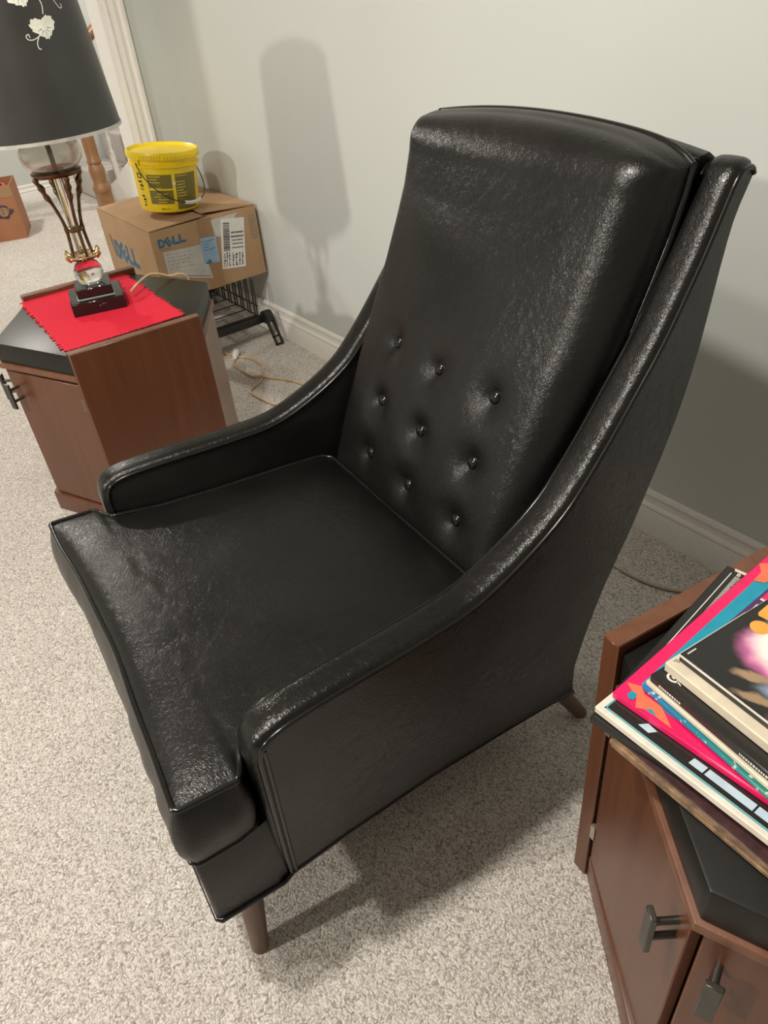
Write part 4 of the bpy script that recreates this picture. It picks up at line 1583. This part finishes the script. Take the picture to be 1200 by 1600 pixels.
art(r, 'star_patch', [[(0.0123, 0.008), (0.0168, 0.0046), (0.0217, 0.0065), (0.0195, 0.0155), (0.0133, 0.0154)], [(0.0357, 0.0055), (0.0511, 0.0049), (0.041, 0.0095)]], M['teal'], h + 0.0008)
art(r, 'coral_star', [[(0.0121, 0.256), (0.0240, 0.262), (0.026, 0.279), (0.0177, 0.281), (0.0108, 0.300), (0.0013, 0.2893), (0.0110, 0.276)]], M['orange'], h + 0.0008)
art(r, 'pink_letter', [rect(0.037, 0.205, 0.060, 0.222), rect(0.034, 0.234, 0.060, 0.250)], M['pink'], h + 0.0010)
art(r, 'white_letter', [rect(0.037, 0.202, 0.060, 0.2055), rect(0.034, 0.231, 0.060, 0.2345), rect(0.0355, 0.204, 0.0375, 0.222)], M['white_ink'], h + 0.0011)
# blue-green edged sleeve, then the cream-edged and black ones
sleeve((-0.275, 0.482), 0.5645, 0.0050, -7.6, M['bluegreen'], 'thin blue and green record sleeve above the pink one')
sleeve((-0.2735, 0.4855), 0.5698, 0.0062, -7.3, M['lp_cream'], 'cream record sleeve under the black sleeve with a white emblem')
r = sleeve((-0.271, 0.4875), 0.5763, 0.0100, -7.0, M['lp_black'], 'glossy black record sleeve with a small white emblem at its corner')
h = 0.0100
ring = []
for i in range(20):
    a0, a1 = 2 * math.pi * i / 20, 2 * math.pi * (i + 1) / 20
    ring.append([(0.0165 + 0.0070 * math.cos(a0), 0.0150 + 0.0060 * math.sin(a0)), (0.0165 + 0.0070 * math.cos(a1), 0.0150 + 0.0060 * math.sin(a1)), (0.0165 + 0.0044 * math.cos(a1), 0.0150 + 0.0036 * math.sin(a1)), (0.0165 + 0.0044 * math.cos(a0), 0.0150 + 0.0036 * math.sin(a0))])
art(r, 'emblem', ring + [rect(0.0145, 0.0140, 0.0185, 0.0160), [(0.022, 0.0135), (0.028, 0.0125), (0.028, 0.0135), (0.022, 0.0155)]], M['white_ink'], h + 0.0003)
m = MB()
for (x0, x1) in ((0.013, 0.040), (0.11, 0.140)):
    x = x0
    while x < x1:
        w = random.uniform(0.0012, 0.0026)
        m.add([(x, -0.0007, 0.0035), (x + w, -0.0007, 0.0035), (x + w, -0.0007, 0.0065), (x, -0.0007, 0.0065)], [(0, 1, 2, 3)])
        x += w + 0.0008
m.build('spine_print', M['white_ink'], r, recalc=False)
r = sleeve((-0.2655, 0.5015), 0.5866, 0.0125, -6.2, M['lp_cream'], 'thick cream record album just under the topmost sleeve')
art(r, 'small_print', [rect(0.004, 0.0072, 0.0052, 0.0125), rect(0.0062, 0.0085, 0.0072, 0.0125), rect(0.008, 0.0095, 0.0088, 0.012)], M['ink_grey'], 0.0128)
r = sleeve((-0.258, 0.5125), 0.5994, 0.0100, -6.0, M['face_print'], 'topmost glossy black record sleeve with a blurred pale portrait and orange stickers')
h = 0.0100
art(r, 'small_print', [rect(0.0040, 0.0062 + 0.0021 * i, 0.0056, 0.0078 + 0.0021 * i) for i in range(6)], M['white_ink'], h + 0.0003)
art(r, 'sticker', [[(0.0225 + 0.0098 * math.cos(2 * math.pi * i / 24), 0.0935 + 0.0098 * math.sin(2 * math.pi * i / 24)) for i in range(24)]], M['sticker'], h + 0.0003)
art(r, 'sticker', [[(0.008, 0.110), (0.011, 0.1065), (0.030, 0.1095), (0.032, 0.120), (0.028, 0.136), (0.009, 0.134), (0.006, 0.128)]], M['sticker'], h + 0.0004)
art(r, 'sticker_print', [rect(0.014, 0.121, 0.0155, 0.128), rect(0.018, 0.121, 0.0195, 0.128)], M['ink'], h + 0.0006)
m = MB(); m.box(0.0005, LPS - 0.0005, -0.0006, 0.0002, 0.0075, 0.0098); m.build('worn_edge', M['white_ink'], r)
m = MB(); m.box(-0.0006, 0.0002, 0.0, 0.10, 0.0082, 0.0098); m.build('worn_edge', M['lp_cream'], r)
